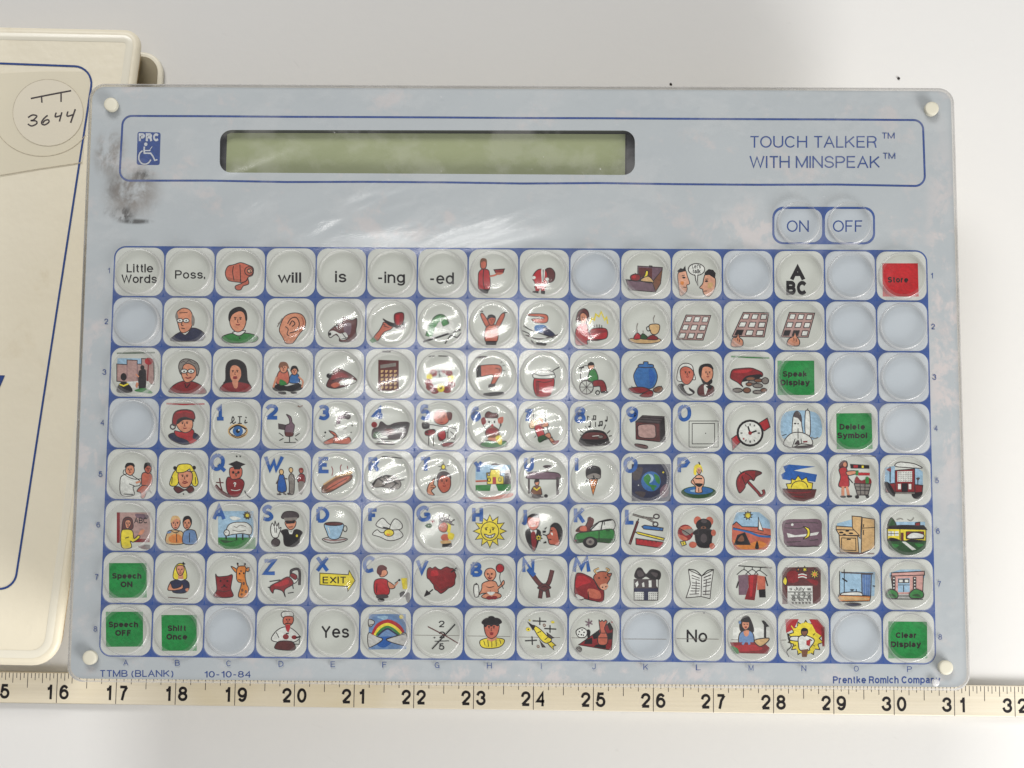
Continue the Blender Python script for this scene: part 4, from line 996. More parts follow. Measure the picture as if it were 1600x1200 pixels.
P('J8','K','picture_key','key picturing a chess board, a tower piece and a die','''s h 4 440,690 740,696
p R 488,742 718,578 742,622 732,782
q k 590,668 640,632 648,690 600,700;q k 700,592 718,580 742,622 720,640;q k 690,660 736,650 736,700 700,705;q k 540,705 590,690 590,735 530,735;q k 620,740 690,735 690,770 600,755
f S 640,560 652,572 662,560 676,572 688,560 700,572 690,592 680,622 692,652 704,690 694,738 640,738 630,690 650,652 645,612
l k 5 645,655 692,655;l k 5 634,690 702,690
q k 550,650 578,644 572,692 556,692;o k 563,642 13,13
f w 472,642 515,616 552,640 540,682 490,684;o k 495,645 6,5;o k 515,632 6,5;o k 530,650 6,6;o k 510,668 6,6;o k 490,665 5,5;o k 525,670 5,5
s v 8 565,550 566,612;s v 8 540,570 592,590;s v 8 590,565 545,600;e h 492,775 20,19;c k 4 492,775 10,9;o r 735,575 6,6''')
P('L8','K','word_key','key reading No','t k 92 1284,1436,722 No;o k 1412,508 5,6;s h 4 1210,696 1520,700')
P('M8','L','picture_key','key picturing a girl praying at a red table','''q w 60,520 290,520 290,600 60,600;s h 4 50,598 290,600
f k 104,502 124,460 155,452 178,490 190,545 160,552 112,545
f s 118,488 130,472 160,482 162,516 140,538 118,516
f X 96,600 104,560 130,542 168,542 190,570 190,622 160,628 108,628
n s 128,546 160,540 156,572 136,575;n k 118,485 130,466 165,478 160,490
q R 42,615 250,614 292,650 276,686 75,682;n r 60,640 200,630 240,660 100,672
l X 14 120,628 140,600;l X 14 165,628 155,600
s k 14 262,488 262,590;q k 240,480 256,478 288,515 262,520;f t 196,602 282,588 276,612 230,640;n g 48,640 88,652 98,682 70,682
s k 4 128,502 138,503;s k 4 146,502 156,501;n R 134,518 150,517 142,526;o X 104,490 8,10''')
P('N8','L','picture_key','key picturing a singer in a white jacket on a yellow lit stage','''Z y 516,590 112,84,14;o y 516,590 80,100
q r 388,470 472,470 442,532 394,556;q r 538,470 590,472 630,520 634,590 580,552;q R 612,520 634,520 634,640 620,640
q h 360,600 395,598 395,602 360,604
f w 480,580 430,578 416,590 424,602 472,606
f w 472,582 510,570 560,590 568,612 540,652 538,664 482,664 470,622
f u 488,550 496,530 520,530 528,552 512,574 496,570;n k 488,545 496,528 522,528 528,542
q u 488,662 532,656 522,706 494,706;q k 502,574 516,574 512,582;q r 520,604 548,596 540,640 520,630
s k 9 404,560 412,602;l k 5 412,602 426,640 398,670 410,705
s y 6 425,510 445,540;s k 4 440,640 455,632;s k 4 575,640 560,630;s k 4 575,560 562,570;l k 5 540,595 556,604''')
P('P8','L','command_key','green key reading Clear Display','q g 1032,484 1274,486 1276,715 1032,715;B d 36 1078,1210,588 Clear;B d 36 1048,1236,645 Display')
P('K8','K','blank_key',None,'s h 4 818,698 1136,700')
# ------------------------------------------------------------------ materials
k = Nt('printed_ink')
a_ = k.new('ShaderNodeAttribute', attribute_name='Col')
nz = k.noise(k.pos((700, 1100, 400), 0.5), 1.0, 4, 0.6)
dk = k.mix(k.ramp(nz, 0.32, 0.68), (0.82, 0.82, 0.82, 1), (1.10, 1.10, 1.10, 1))
mm = k.new('ShaderNodeMix', data_type='RGBA', blend_type='MULTIPLY'); mm.inputs[0].default_value = 1.0
k.link(a_.outputs['Color'], mm.inputs[6]); k.link(dk, mm.inputs[7]); k.link(mm.outputs[2], k.b.inputs['Base Color'])
k.b.inputs['Roughness'].default_value = 0.55; k.b.inputs['Specular IOR Level'].default_value = 0.3
INKM = k.m

def film(name, haze_lo, haze_hi, rough, bumpd, tint=(0.99, 0.99, 0.985, 1), gain=1.5, fine=1.0, hz=(0.92, 0.90, 0.88, 1), loose=0.0, dust=0.0):
    """clear flexible vinyl: sees through, reflects by Fresnel, scatters a little where it is scuffed"""
    k = Nt(name); k.n.remove(k.b)
    h1 = k.noise(k.pos((14, 48, 20), math.radians(-20)), 1.0, 1.5, 0.4, 0.5)
    h2 = k.noise(k.pos((60, 170, 60), math.radians(-28), (3, 5, 1)), 1.0, 2.0, 0.45, 0.4)
    h = k.math('ADD', h1, k.math('MULTIPLY', h2, 0.16 * fine))
    if loose:      # the sheet has lifted into slack folds between the display and the keys
        gp = k.new('ShaderNodeNewGeometry'); sb = k.new('ShaderNodeVectorMath', operation='SUBTRACT'); k.link(gp.outputs['Position'], sb.inputs[0]); sb.inputs[1].default_value = at(600, 305, HB)
        dv = k.new('ShaderNodeVectorMath', operation='DIVIDE'); k.link(sb.outputs[0], dv.inputs[0]); dv.inputs[1].default_value = (0.105, 0.026, 1)
        ln = k.new('ShaderNodeVectorMath', operation='LENGTH'); k.link(dv.outputs[0], ln.inputs[0])
        h = k.math('MULTIPLY', h, k.math('ADD', k.ramp(ln.outputs['Value'], 1.0, 0.2, 0.0, loose), 1.0))
    nrm = k.bump(h, bumpd)
    gb = k.new('ShaderNodeNewGeometry'); fr = k.new('ShaderNodeFresnel'); k.link(nrm, fr.inputs['Normal'])
    k.link(k.ramp(gb.outputs['Backfacing'], 0.0, 1.0, 1.5, 1 / 1.5), fr.inputs['IOR'])
    f2 = k.math('MINIMUM', k.math('MULTIPLY', fr.outputs[0], gain), 1.0)
    gl = k.new('ShaderNodeBsdfGlossy', i_Roughness=rough); k.link(nrm, gl.inputs['Normal'])
    tr = k.new('ShaderNodeBsdfTransparent', i_Color=tint)
    df = k.new('ShaderNodeBsdfDiffuse', i_Color=hz)
    pn = k.noise(k.pos((42, 48, 30), 0.3, (2, 7, 0)), 1.0, 6.0, 0.62)
    hzf = k.ramp(pn, 0.47, 0.63, haze_lo, haze_hi)
    if dust: hzf = k.math('MAXIMUM', hzf, k.ramp(k.noise(k.pos((620, 700, 300), 0.2), 1.0, 3, 0.6), 0.715, 0.77, 0.0, dust))
    m1 = k.new('ShaderNodeMixShader'); k.link(hzf, m1.inputs[0]); k.link(tr.outputs[0], m1.inputs[1]); k.link(df.outputs[0], m1.inputs[2])
    m2 = k.new('ShaderNodeMixShader'); k.link(f2, m2.inputs[0]); k.link(m1.outputs[0], m2.inputs[1]); k.link(gl.outputs[0], m2.inputs[2])
    k.link(m2.outputs[0], k.out.inputs['Surface'])
    return k.m
FILM = film('clear_vinyl_sheet', 0.012, 0.09, 0.15, 0.00052, fine=0.3, gain=1.6, loose=4.2, dust=0.5)
DOME = film('clear_vinyl_dome', 0.00, 0.02, 0.075, 0.0008, fine=0.06, gain=1.2)
WALL = film('clear_vinyl_edge', 0.24, 0.34, 0.18, 0.00006, fine=0.0, gain=1.6, tint=(0.82, 0.81, 0.80, 1))
SCUFF = film('clear_vinyl_slack', 0.20, 0.34, 0.13, 0.00045, fine=0.3, gain=1.3, hz=(0.80, 0.80, 0.78, 1))

# printed face of the board
k = Nt('printed_face')
base = k.mix(k.noise(k.pos(), 22.0, 5, 0.6), rgb(172, 179, 184), rgb(188, 194, 197))
worn = k.ramp(k.noise(k.pos((52, 58, 30), 0.4, (5, 1, 0)), 1.0, 7, 0.66), 0.54, 0.68, 0.0, 0.50)
base = k.mix(worn, base, rgb(206, 196, 194))
g = k.new('ShaderNodeNewGeometry')
def blot(px, py, rx, ry, amt, col, nsc, lo, hi):
    global base
    c = at(px, py, HB); s = 0.62 / FPX
    sb = k.new('ShaderNodeVectorMath', operation='SUBTRACT'); k.link(g.outputs['Position'], sb.inputs[0]); sb.inputs[1].default_value = c
    dv = k.new('ShaderNodeVectorMath', operation='DIVIDE'); k.link(sb.outputs[0], dv.inputs[0]); dv.inputs[1].default_value = (rx * s, ry * s, 1)
    ln = k.new('ShaderNodeVectorMath', operation='LENGTH'); k.link(dv.outputs[0], ln.inputs[0])
    m = k.ramp(ln.outputs['Value'], 1.0, 0.25, 0.0, 1.0)
    nn = k.ramp(k.noise(k.pos((1, 0.7, 1), 0.2, (px, py, 0)), nsc, 6, 0.7, 0.4), lo, hi)
    base = k.mix(k.math('MULTIPLY', k.math('MULTIPLY', m, nn), amt), base, col)
PINK = rgb(218, 206, 203)
blot(1478, 520, 42, 400, 0.75, PINK, 75.0, 0.47, 0.60); blot(900, 1056, 620, 24, 0.6, PINK, 80.0, 0.48, 0.60); blot(1200, 360, 170, 45, 0.55, PINK, 75.0, 0.47, 0.60); blot(140, 700, 34, 380, 0.5, PINK, 75.0, 0.48, 0.60)
blot(206, 300, 60, 60, 0.95, rgb(112, 104, 97), 150.0, 0.30, 0.62)
blot(172, 240, 36, 52, 0.9, rgb(120, 112, 104), 110.0, 0.36, 0.62)
blot(190, 292, 40, 32, 0.7, rgb(88, 80, 74), 160.0, 0.40, 0.66)
blot(222, 276, 26, 17, 0.9, rgb(62, 58, 54), 200.0, 0.40, 0.60)
blot(193, 334, 26, 18, 1.0, rgb(36, 33, 32), 260.0, 0.38, 0.60)
blot(212, 346, 34, 6, 0.9, rgb(34, 32, 32), 200.0, 0.34, 0.52)
blot(170, 332, 14, 12, 0.6, rgb(60, 55, 52), 200.0, 0.40, 0.60)
k.link(base, k.b.inputs['Base Color']); k.b.inputs['Roughness'].default_value = 0.5
FACE = k.m

def paper(name, a, b):
    k = Nt(name); k.link(k.mix(k.noise(k.pos(), 55.0, 4), a, b), k.b.inputs['Base Color']); k.b.inputs['Roughness'].default_value = 0.6; return k.m
CARD = paper('key_paper', rgb(189, 192, 184), rgb(199, 202, 195))
BLANK = paper('key_blank_paper', rgb(176, 184, 191), rgb(187, 194, 200))
CREAM = plain('cream_plastic', rgb(214, 205, 180), 0.45, 0.04)
PEG = plain('ivory_plastic', rgb(214, 209, 190), 0.45, 0.03)
BLACK = plain('black_plastic', rgb(40, 40, 46), 0.35, 0.15)
k = Nt('lcd_glass'); k.link(k.mix(k.noise(k.pos((9, 30, 1)), 1.0, 3), rgb(136, 144, 108), rgb(172, 179, 136)), k.b.inputs['Base Color'])
k.b.inputs['Roughness'].default_value = 0.22; LCD = k.m
k = Nt('boxwood'); gr = k.noise(k.pos((14, 900, 60)), 1.0, 4, 0.6); gl2 = k.noise(k.pos((6, 8, 1), 0, (4, 2, 0)), 2.0, 4)
c0 = k.mix(gr, rgb(217, 206, 182), rgb(236, 227, 207)); c0 = k.mix(k.ramp(gl2, 0.52, 0.72, 0, 0.55), c0, rgb(212, 198, 164))
k.link(c0, k.b.inputs['Base Color']); k.b.inputs['Roughness'].default_value = 0.5; k.link(k.bump(gr, 0.00008), k.b.inputs['Normal']); WOOD = k.m
k = Nt('cream_vinyl'); n1 = k.noise(k.pos(), 14.0, 5, 0.6); n2 = k.noise(k.pos(), 420.0, 3)
st_ = k.ramp(k.noise(k.pos((26, 20, 10), 0.3, (3, 0, 0)), 1.0, 6, 0.68, 0.6), 0.58, 0.74, 0.0, 0.30)
k.link(k.mix(st_, k.mix(n1, rgb(238, 228, 203), rgb(246, 238, 217)), rgb(206, 186, 146)), k.b.inputs['Base Color']); k.b.inputs['Roughness'].default_value = 0.38
k.link(k.bump(k.math('ADD', n1, k.math('MULTIPLY', n2, 0.05)), 0.0012), k.b.inputs['Normal']); VINYL = k.m
VEDGE = plain('vinyl_edge', rgb(240, 234, 216), 0.22, 0.03)
TAN = plain('vinyl_weld', rgb(198, 168, 120), 0.35, 0.05)
TAUPE = plain('taupe_liner', rgb(150, 140, 116), 0.6, 0.06)
k = Nt('table_paint'); n1 = k.noise(k.pos(), 5.0, 5, 0.6); n2 = k.noise(k.pos(), 260.0, 2)
sc_ = k.ramp(k.noise(k.pos((60, 190, 60), 0.5), 1.0, 5, 0.62, 0.5), 0.66, 0.76, 0.0, 0.35)
k.link(k.mix(sc_, k.mix(n1, (0.70, 0.69, 0.67, 1), (0.76, 0.75, 0.73, 1)), (0.58, 0.57, 0.55, 1)), k.b.inputs['Base Color']); k.b.inputs['Roughness'].default_value = 0.6
k.link(k.bump(n2, 0.00006), k.b.inputs['Normal']); TABLE = k.m
CRUMB = plain('dark_crumb', rgb(40, 34, 32), 0.8, 0.2)

# ------------------------------------------------------------------ the table
tb = link_mesh('table_surface', mesh('table_surface', [(-2, -2, 0), (2, -2, 0), (2, 2, 0), (-2, 2, 0)], [(0, 1, 2, 3)], TABLE))
tag(tb, 'plain white matt table top under everything', kind='structure')

# ------------------------------------------------------------------ the board
board = empty('communication_board', (0, 0, 0))
tag(board, 'pale blue talking keyboard with rows of round picture keys and a green display', 'keyboard')
q = lambda x, y, z=HB: at(x, y, z).xy
outer = rounded([q(140.5, 131), q(1490, 138), q(1516, 1079), q(104.5, 1065)], 0.0062)
if area2(outer) < 0: outer.reverse()
plate_o = offset(outer, 0.0012)
win = rounded([q(344, 203), q(992, 204), q(992, 273.5), q(343, 269.5)], 0.0046)
if area2(win) < 0: win.reverse()
vs, fs = tess([plate_o, win], HB)
N = len(plate_o); M = len(win)
b = len(vs); vs += [Vector((p.x, p.y, HB - 0.006)) for p in plate_o + win]
for i in range(N): j = (i + 1) % N; fs.append((b + i, b + j, j, i))
for i in range(M): j = (i + 1) % M; fs.append((b + N + j, b + N + i, N + i, N + j))
me = mesh('faceplate', vs, fs, FACE); me.materials.append(BLACK)
for pl in list(me.polygons)[-M:]: pl.material_index = 1
link_mesh('faceplate', me, board)
slab('case_body', offset(outer, 0.0022), HB - 0.024, HB - 0.0062, 0.001, CREAM, board, inset0=0.004)
cA, cB, cC, cD = (Vector(q(*c)) for c in ((140.5, 131), (1490, 138), (1516, 1079), (104.5, 1065)))
inn = 0.030
foot = rounded([cA + Vector((inn, -inn)), cB + Vector((-inn, -inn)), cC + Vector((-inn, inn)), cD + Vector((inn, inn))], 0.008)
slab('case_base', foot, 0.0, HB - 0.0241, 0.0, CREAM, board)

disp = slab('display', offset(win, -0.002), HB - 0.0061, HB - 0.0042, 0.0, BLACK, board)
lcd = [q(355, 207.5, HB - 0.0038), q(977, 209.5, HB - 0.0038), q(976.5, 275, HB - 0.0038), q(353, 271, HB - 0.0038)]
slab('display_glass', [Vector(p) for p in lcd], HB - 0.0041, HB - 0.0038, 0.0, LCD, disp)
fr = Ink((0, 0), 1.0, HB - 0.00375); fr.stroke([Vector(p) for p in ((978.5, 210), (978, 274))], 1.6, 'k'); fr.build('display_seam', INKM, disp)

# printing on the face
pr = Ink((0, 0), 1.0, HB + 0.00003)
def pxround(pts, r):
    o = rounded(pts, r, 8); return [Vector((p.x, p.y)) for p in o]
def sub(o, n=6):
    return [o[i] + (o[(i + 1) % len(o)] - o[i]) * (t / n) for i in range(len(o)) for t in range(n)]
bl = sub(pxround([(192, 181), (1442, 187.5), (1445.5, 290), (186.5, 282)], 15), 10)
bl = [p + Vector((0, 0.8 * math.sin(p.x / 31.0) * (1 if p.y > 270 else 0.2))) for p in bl]
pr.stroke(bl, 3.2, 'B', True); pr.build('border_line', INKM, board)
pr = Ink((0, 0), 1.0, HB + 0.00003)
pr.text('B', 18.3, 1171.3, 1370, 230.8, 'TOUCH TALKER', 11); pr.text('B', 18.6, 1171.3, 1375, 262.4, 'WITH MINSPEAK', 11)
pr.text('B', 9.4, 1377.5, 1398, 216.6, 'TM', 12); pr.text('B', 9.4, 1379, 1399, 248.2, 'TM', 12)
pr.build('title_lettering', INKM, board)
em = Ink((0, 0), 1.0, HB + 0.00003)
em.fill(pxround([(215, 206), (251, 207), (249.5, 258), (213.4, 257.4)], 3.5), 'B')
emb = em.build('emblem', INKM, board)
em = Ink((200, 190), 20.0, HB + 0.00005)
em.text('l', 250, 335, 530, 610, 'P', 30); em.text('l', 250, 555, 755, 612, 'R', 30); em.text('l', 250, 785, 972, 615, 'C', 30)
em.draw('''o l 556,708 54,54
l l 52 512,780 506,880 510,985;s l 48 490,985 720,990;s l 46 700,975 775,1080 845,1225;s l 40 820,1215 920,1190
s l 36 530,905 700,905;s l 22 680,880 756,780
l l 44 455,910 375,980 340,1090 350,1200 420,1300 530,1330 640,1290 715,1190''')
em.build('emblem_symbol', INKM, emb)
pr = Ink((0, 0), 1.0, HB + 0.00003)
rows_l = [(170, 427), (166, 506.5), (163, 585.5), (160, 664.5), (157, 745), (153.5, 824), (151, 905.5), (149, 987)]
rows_r = [(1456, 435), (1458, 514.5), (1460, 593.5), (1462.6, 673.5), (1464, 755), (1465.5, 834), (1467.5, 916.5), (1469, 999.5)]
for i in range(8):
    for (x, y) in (rows_l[i], rows_r[i]):
        hw = 1.8 if i == 0 else 3.0
        pr.text('B', 8.6, x - hw, x + hw, y, str(i + 1), 13)
colx = [196.5, 277, 357.3, 439, 520.3, 601, 683, 764.5, 845.7, 928, 1009, 1091, 1173.5, 1256, 1338, 1421]
for i, x in enumerate(colx):
    c = 'ABCDEFGHIJKLMNOP'[i]; hw = 0.6 if c == 'I' else (2.6 if c == 'J' else 3.8)
    pr.text('B', 9.0, x - hw, x + hw, 1039.6 + 10.4 * i / 15, c, 12)
pr.build('row_and_column_lettering', INKM, board)
pr = Ink((0, 0), 1.0, HB + 0.00003)
pr.text('B', 10.6, 155.5, 271, 1057.6, 'TTMB (BLANK)', 14); pr.build('footer_lettering', INKM, board); pr = Ink((0, 0), 1.0, HB + 0.00003); pr.text('B', 10.0, 318.7, 392.5, 1058.6, '10-10-84', 14)
pr.build('footer_lettering', INKM, board)
pr = Ink((0, 0), 1.0, HB + 0.00003); pr.text('B', 11.2, 1301.5, 1469, 1067.8, 'Prentke Romich Company', 20)
pr.build('maker_lettering', INKM, board)

# key grid: blue field with a rounded outline, cards laid on it
p = 0.020
gx = lambda i: (i - 8) * p
gy = lambda j: (4 - j) * p
e = 0.0003
gridp = rounded([(gx(0) - e, gy(0) + e), (gx(16) + e, gy(0) + e), (gx(16) + e, gy(8) - e), (gx(0) - e, gy(8) - e)], 0.0046)
gi = Ink((0, 0), 1.0, HB)
vs, fs = tess([gridp], HB + 0.00005)
GRIDM = paper('blue_field', rgb(36, 72, 140), rgb(44, 80, 148))
link_mesh('key_field', mesh('key_field', vs, fs, GRIDM), board)
pf = pxround([(1207, 323), (1367, 323.4), (1367.5, 382), (1206.5, 381.5)], 17)
onf = [at(v.x, v.y, HB).xy for v in pf]
vs, fs = tess([onf], HB + 0.00005); link_mesh('power_key_field', mesh('power_key_field', vs, fs, GRIDM), board)

ch = 0.01934 / 2
card_o = rounded([(-ch, ch), (ch, ch), (ch, -ch), (-ch, -ch)], 0.0040)
cv, cf = tess([card_o], 0.0)
ZC = HB + 0.00010; ZF = HB + 0.0012
card_me = mesh('key_card', cv, cf, CARD); blank_me = mesh('key_card_blank', cv, cf, BLANK)
# the moulded bubble over each key
mmz = 0.001
prof = [(9.45, 0), (9.38, .4), (9.25, 1.0), (9.1, 1.5), (8.92, 1.82), (8.68, 1.96), (8.4, 1.97), (8.1, 1.92), (7.6, 1.90), (6, 1.93), (4.5, 1.96), (3, 1.98), (1.5, 1.99), (0, 2.0)]
dv, df, ring = revolve([(r * mmz, z * mmz) for r, z in prof], 96)
dome_me = mesh('clear_dome', dv, df, DOME, True); dome_me.materials.append(WALL); dome_me.materials.append(film('clear_vinyl_lip', 0.04, 0.10, 0.20, 0.00004, fine=0.0, gain=1.4, tint=(0.90, 0.90, 0.89, 1)))
for pl, r in zip(dome_me.polygons, ring): pl.material_index = 1 if r < 5 else (2 if r < 8 else 0)
RD = 9.45 * mmz
def film_patch(cx, cy, x0, x1, y0, y1, R, vs, fs, slack=True, n=56):
    b = len(vs); hw, rc = 0.00966, 0.0041
    for i in range(n):
        a = 2 * math.pi * i / n; vs.append(Vector((cx + R * math.cos(a), cy + R * math.sin(a), ZF)))
    for i in range(n):          # outline of the printed cell under the sheet: a rounded square
        a = 2 * math.pi * i / n; c, s = math.cos(a), math.sin(a); ac, as_ = abs(c), abs(s); q_ = hw - rc
        t = hw / max(ac, as_)
        if t * ac > q_ and t * as_ > q_:
            bb = q_ * (ac + as_); t = bb + math.sqrt(max(0, bb * bb - (2 * q_ * q_ - rc * rc)))
        t = max(t, R * 1.002); vs.append(Vector((cx + t * c, cy + t * s, ZF)))
    for i in range(n):
        a = 2 * math.pi * i / n; c, s = math.cos(a), math.sin(a)
        t = min(((x1 - cx) / c if c > 1e-9 else 1e9), ((x0 - cx) / c if c < -1e-9 else 1e9), ((y1 - cy) / s if s > 1e-9 else 1e9), ((y0 - cy) / s if s < -1e-9 else 1e9))
        vs.append(Vector((cx + t * c, cy + t * s, ZF)))
    for i in range(n):
        j = (i + 1) % n; slack and slack_faces.append(len(fs)); fs.append((b + i, b + n + i, b + n + j, b + j)); fs.append((b + n + i, b + 2 * n + i, b + 2 * n + j, b + n + j))
slack_faces = []
fvs = []; ffs = []
NAMES = 'ABCDEFGHIJKLMNOP'
for j in range(8):
    for i in range(16):
        pos = NAMES[i] + str(j + 1)
        crop, kind, label, ops = PICS.get(pos, (None, 'blank_key', None, None))
        cx, cyy = gx(i) + p / 2, gy(j) - p / 2
        ko = link_mesh(kind, blank_me if kind == 'blank_key' else card_me, board, (cx, cyy, ZC))
        ko['label'] = label or 'blank key without a picture in column %s beside the row number %d' % (NAMES[i], j + 1)
        if ops:
            x0, y0, s = CR[crop]
            ink = Ink((x0, y0), s, ZC + 0.00002, pal=INK_BRIGHT if kind == 'command_key' else None)
            ink.draw(ops)
            po = ink.build('printed_word' if kind in ('word_key', 'command_key') else ('paper_seam' if kind == 'blank_key' else 'picture'), INKM, None, (cx, cyy, ZC))
            po.parent = ko; po.location = (0, 0, 0)
        do = link_mesh('clear_dome', dome_me, ko, (0, -0.0003, ZF - ZC))
        do.rotation_euler = (random.uniform(-.010, .010), random.uniform(-.010, .010), random.uniform(0, 6)); do.scale = (1, 1, random.uniform(0.88, 1.1))
        film_patch(cx, cyy - 0.0003, gx(i), gx(i + 1), gy(j + 1), gy(j), RD, fvs, ffs)
# power keys
PW = []
for (x0, x1, word, tx, lab) in ((1210, 1284.5, 'ON', (1229.4, 1263.8), 'key reading ON'), (1289, 1364, 'OFF', (1301.3, 1348.3), 'key reading OFF')):
    co = [at(v.x, v.y, ZC).xy for v in pxround([(x0, 326.5), (x1, 326.7), (x1, 378.6), (x0, 378.4)], 15)]
    c = at((x0 + x1) / 2, 352, ZC); vs, fs = tess([[v - c.xy for v in co]], 0.0)
    ko = link_mesh('power_key', mesh('power_key', vs, fs, BLANK), board, c); ko['label'] = lab
    ink = Ink((0, 0), 1.0, ZC + 0.00002); ink.text('B', 18.0, tx[0], tx[1], 362.3, word, 11)
    po = ink.build('printed_word', INKM, None, c); po.parent = ko; po.location = (0, 0, 0)
    dc = at((x0 + x1) / 2 + 0.5, 349.5, ZF)
    do = link_mesh('clear_dome', dome_me, ko, (dc.x - c.x, dc.y - c.y, ZF - ZC)); do.scale = (0.93, 0.93, 0.93); PW.append(dc)
hx = p / 2 - 0.0001
mx = (PW[0].x + PW[1].x) / 2; py0, py1 = PW[0].y - hx, PW[0].y + hx; px0, px1 = PW[0].x - hx, PW[1].x + hx
film_patch(PW[0].x, PW[0].y, px0, mx, py0, py1, RD * 0.93, fvs, ffs, False); film_patch(PW[1].x, PW[1].y, mx, px1, py0, py1, RD * 0.93, fvs, ffs, False)

# clear vinyl cover: sheet with openings where the bubbles rise, turned down round the rim
V2 = Vector
h1 = [V2((gx(0), gy(0))), V2((gx(16), gy(0))), V2((gx(16), gy(8))), V2((gx(0), gy(8)))]
h2 = [V2((px0, py1)), V2((px1, py1)), V2((px1, py0)), V2((px0, py0))]
sheet = offset(outer, 0.0008)
v2, f2 = tess([sheet, h1, h2], ZF)
b = len(fvs); fvs += v2; ffs += [tuple(b + i for i in f) for f in f2]
sheet_faces = len(ffs)
N = len(sheet); rings = [(0.0008, 0.0), (0.0003, -0.0003), (0.0, -0.001), (-0.0004, -0.0085)]
b = len(fvs)
for d, dz in rings: fvs += [Vector((o.x, o.y, ZF + dz)) for o in (offset(outer, d) if d else outer)]
for r in range(3):
    for i in range(N):
        jn = (i + 1) % N; ffs.append((b + (r + 1) * N + i, b + (r + 1) * N + jn, b + r * N + jn, b + r * N + i))
me = mesh('clear_cover', fvs, ffs, FILM); assert len(me.polygons) == len(ffs); me.materials.append(WALL); me.materials.append(SCUFF)
for i in slack_faces: me.polygons[i].material_index = 2
for pl in me.polygons[sheet_faces:]: pl.material_index = 1; pl.use_smooth = True
link_mesh('clear_cover', me, board)

# ivory pegs through the corners, the little bubble by the maker's name
pprof = [(2.75, -1.2), (2.75, 0.7), (2.65, 1.05), (2.4, 1.22), (1.6, 1.27), (0, 1.28)]
pv, pf2, _ = revolve([(r * mmz, z * mmz) for r, z in pprof], 36); peg_me = mesh('corner_peg', pv, pf2, PEG, True)
for (x, y) in ((173.5, 163.5), (1455.5, 170), (140.5, 1027.5), (1477.5, 1043)):
    link_mesh('corner_peg', peg_me, board, at(x, y, ZF + 0.0012) - Vector((0, 0, 0.0002)))
bprof = [(1.55, 0), (1.5, .4), (1.3, .8), (.8, 1.0), (0, 1.05)]
pv, pf2, _ = revolve([(r * mmz, z * mmz) for r, z in bprof], 24); 
link_mesh('clear_bump', mesh('clear_bump', pv, pf2, film('bump_vinyl', 0.6, 0.7, 0.12, 0.0001), True), board, at(1461.5, 1066.5, ZF))

# ------------------------------------------------------------------ the wooden ruler
ZR = 0.0035
rl = empty('folding_ruler', at(800, 1086, 0)); tag(rl, 'cream wooden ruler with black inch numbers along the front of the keyboard', 'ruler')
rq = lambda x, y: at(x, y, ZR).xy
st = slab('ruler_stick', [rq(-60, 1048.5), rq(1660, 1072.5), rq(1660, 1121.3), rq(-60, 1097.5)], 0.0005, ZR, 0.0004, WOOD, None, 2, org=(rl.location.x, rl.location.y, 0))
st.parent = rl; st.location = (0, 0, 0)
P16, P31 = at(88.5, 1086, ZR), at(1491.5, 1104, ZR)
top0, top1, bot0, bot1 = (at(*c, ZR) for c in ((0, 1049.3), (1600, 1071.7), (0, 1098.3), (1600, 1120.5)))
ux = (top1 - top0).xy.normalized(); uy = V2((-ux.y, ux.x)); inch = (P31 - P16).xy.dot(ux) / 15.0
print('INCH mm', inch * 1000)
wid = (top0 - bot0).xy.dot(uy)
O = bot0.xy
def rp(u, v): return O + ux * u + uy * v      # u along, v across from the lower edge
u16 = (P16.xy - O).dot(ux)
class RInk(Ink):
    def w(self, p): a = rp(p[0], p[1]); return Vector((a.x, a.y, self.z + self.lay * self.step))
rk = RInk((0, 0), 1, ZR + 0.00003)
for s in range(-30, 17 * 16 + 10):
    u = u16 + s * inch / 16.0
    if s % 16 == 0: v0, wd = 0.0, 0.00030
    else: v0 = wid - inch * (0.26 if s % 8 == 0 else 0.18 if s % 4 == 0 else 0.135 if s % 2 == 0 else 0.10); wd = 0.00028
    rk.lay = 0; rk.stroke([V2((u, v0 + 0.0003 * (s % 16 == 0))), V2((u, wid - 0.0004))], wd, 'H')
for n in range(15, 34):
    u = u16 + (n - 16) * inch; a, bch = str(n)
    for c, x0 in ((a, -0.205), (bch, 0.045)):
        dw = 0.158 if c != '1' else 0.098
        if c == '1': x0 += 0.03
        rk.lay = 1; sts, W = lettering(c, 19)
        for v, cl in sts:
            rk.lay += 1; n0 = rk.w
            rk.w = lambda q_: (lambda a: Vector((a.x, a.y, rk.z + rk.lay * rk.step)))(rp(u + inch * (x0 + q_.x / W * dw), inch * 0.072 + q_.y / 100 * inch * 0.242))
            rk.stroke(v, 19, 'k', cl); del rk.w
ro = rk.build('ruler_markings', INKM, None, (rl.location.x, rl.location.y, 0)); ro.parent = rl; ro.location = (0, 0, 0)

# ------------------------------------------------------------------ the cream vinyl binder
ZB = 0.022
bd = empty('vinyl_binder', at(40, 560, 0)); tag(bd, 'thick cream vinyl binder with a blue outline and a handwritten label, under the keyboard corner', 'binder')
def sub_parent(o, par):
    o.parent = par; o.location = o.location - par.location if par is bd else o.location
    return o
bq = lambda x, y, z=ZB: at(x, y, z).xy
bout = rounded([bq(-160, 37), bq(222.5, 45), bq(88.5, 1041), bq(-160, 1036)], [0.004, 0.0075, 0.012, 0.004])
cov = slab('cover', bout, 0.004, ZB, 0.0024, VINYL, None, 6, inset0=0.0062); cov.parent = bd; cov.location = -bd.location
wl = offset(bout if area2(bout) > 0 else bout[::-1], 0.0030)
o = slab('welded_edge', wl, 0.008, 0.0105, 0.0008, TAN, None, 2); o.parent = bd; o.location = -bd.location
if area2(bout) < 0: bout.reverse()
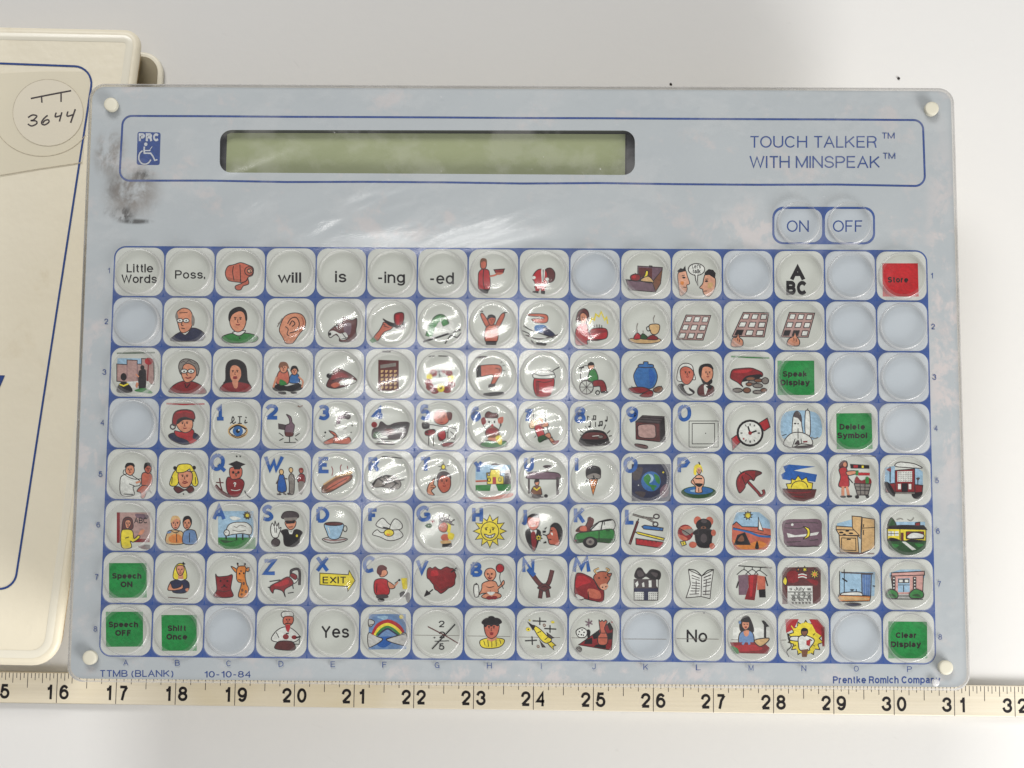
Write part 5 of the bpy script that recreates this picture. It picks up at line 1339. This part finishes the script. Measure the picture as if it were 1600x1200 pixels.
# raised clear rim round the cover
r1, r2 = offset(bout, 0.0030), offset(bout, 0.0062); N = len(r1)
vs = [Vector((a.x, a.y, ZB + 0.0001)) for a in r1] + [Vector((a.x, a.y, ZB + 0.0004)) for a in offset(bout, 0.0046)] + [Vector((a.x, a.y, ZB + 0.0001)) for a in r2]
fs = []
for r in range(2):
    for i in range(N): jn = (i + 1) % N; fs.append((r * N + i, r * N + jn, (r + 1) * N + jn, (r + 1) * N + i))
o = link_mesh('raised_rim', mesh('raised_rim', vs, fs, VEDGE, True)); o.parent = bd; o.location = -bd.location
bi = Ink((0, 0), 1.0, ZB + 0.0002)
bi.stroke(pxround([(-120, 94.5), (147, 104.5), (22, 921), (-120, 916)], 27), 3.1, 'B', True)
bi.fill([V2((-40, 585.5)), V2((7.6, 586.5)), V2((-20, 652)), V2((-40, 652))], 'B')
o = bi.build('blue_outline', INKM); o.parent = bd; o.location = -bd.location
STK = plain('sticker_paper', rgb(234, 225, 204), 0.35, 0.03); TAPE = plain('clear_tape', rgb(232, 223, 199), 0.3, 0.03)
vs, fs = tess([[bq(-60, 118), bq(60, 112), bq(141, 112), bq(129, 256), bq(60, 266), bq(-60, 287)]], ZB + 0.00012)
tp = link_mesh('tape_strip', mesh('tape_strip', vs, fs, TAPE)); tp.parent = bd; tp.location = -bd.location
vs, fs = tess([[at(75 + 55 * math.cos(a), 176 + 52 * math.sin(a), ZB).xy for a in [i * math.pi / 24 for i in range(48)]]], ZB + 0.00025)
stk = link_mesh('label_sticker', mesh('label_sticker', vs, fs, STK)); stk.parent = bd; stk.location = -bd.location
hwk = Ink((0, 20), 5.714, ZB + 0.0003)
hwk.draw('''s H 14 275,765 460,728 635,695;s H 13 370,738 374,802;s H 13 545,712 545,795
l H 13 250,935 290,912 328,922 300,955 278,962 322,966 326,990 282,1010 248,992
l H 13 425,915 388,948 370,985 398,1000 436,976 430,955 400,962 382,985
l H 13 502,890 494,928 548,915;s H 13 552,888 530,970;l H 13 606,880 600,922 660,906;s H 14 672,860 630,982''')
ho = hwk.build('handwriting', INKM); ho.parent = stk
hwk = Ink((0, 0), 1.0, ZB + 0.00026); ring_ = hwk.ell(75, 176, 55, 52, 48); hwk.pal['j'] = (206, 195, 172); hwk.stroke(ring_, 1.0, 'j', True)
ring_ = hwk.ell(66, 178, 78, 66, 48); hwk.stroke(ring_[4:26], 1.0, 'j'); hwk.stroke([V2((0, 274)), V2((60, 264)), V2((128, 254))], 1.3, 'j')
ho = hwk.build('sticker_edge', INKM); ho.parent = stk
# back panel of the binder showing beyond its edge
bo = rounded([bq(120, 74, .006), bq(254, 79, .006), bq(246, 215, .006), bq(120, 215, .006)], [0.003, 0.0095, 0.004, 0.003])
bp = slab('back_panel', bo, 0.0005, 0.0035, 0.001, VEDGE, None, 3); bp.parent = bd; bp.location = -bd.location
lo = slab('panel_liner', offset(bo, 0.0022), 0.0034, 0.0038, 0.0002, TAUPE, bp, 1)

# ------------------------------------------------------------------ crumbs
for (x, y, r, lab) in ((1048, 131.5, 0.00055, 'tiny dark crumb on the table touching the back edge of the keyboard'), (1404, 122.5, 0.0006, 'tiny dark crumb lying alone on the table behind the keyboard corner')):
    bm = bmesh.new(); bmesh.ops.create_icosphere(bm, subdivisions=2, radius=r)
    for v in bm.verts: v.co *= random.uniform(0.75, 1.25); v.co.z *= 0.6
    me = bpy.data.meshes.new('crumb'); bm.to_mesh(me); bm.free(); me.materials.append(CRUMB)
    tag(link_mesh('crumb', me, None, at(x, y, r * 0.55)), lab, 'crumb')
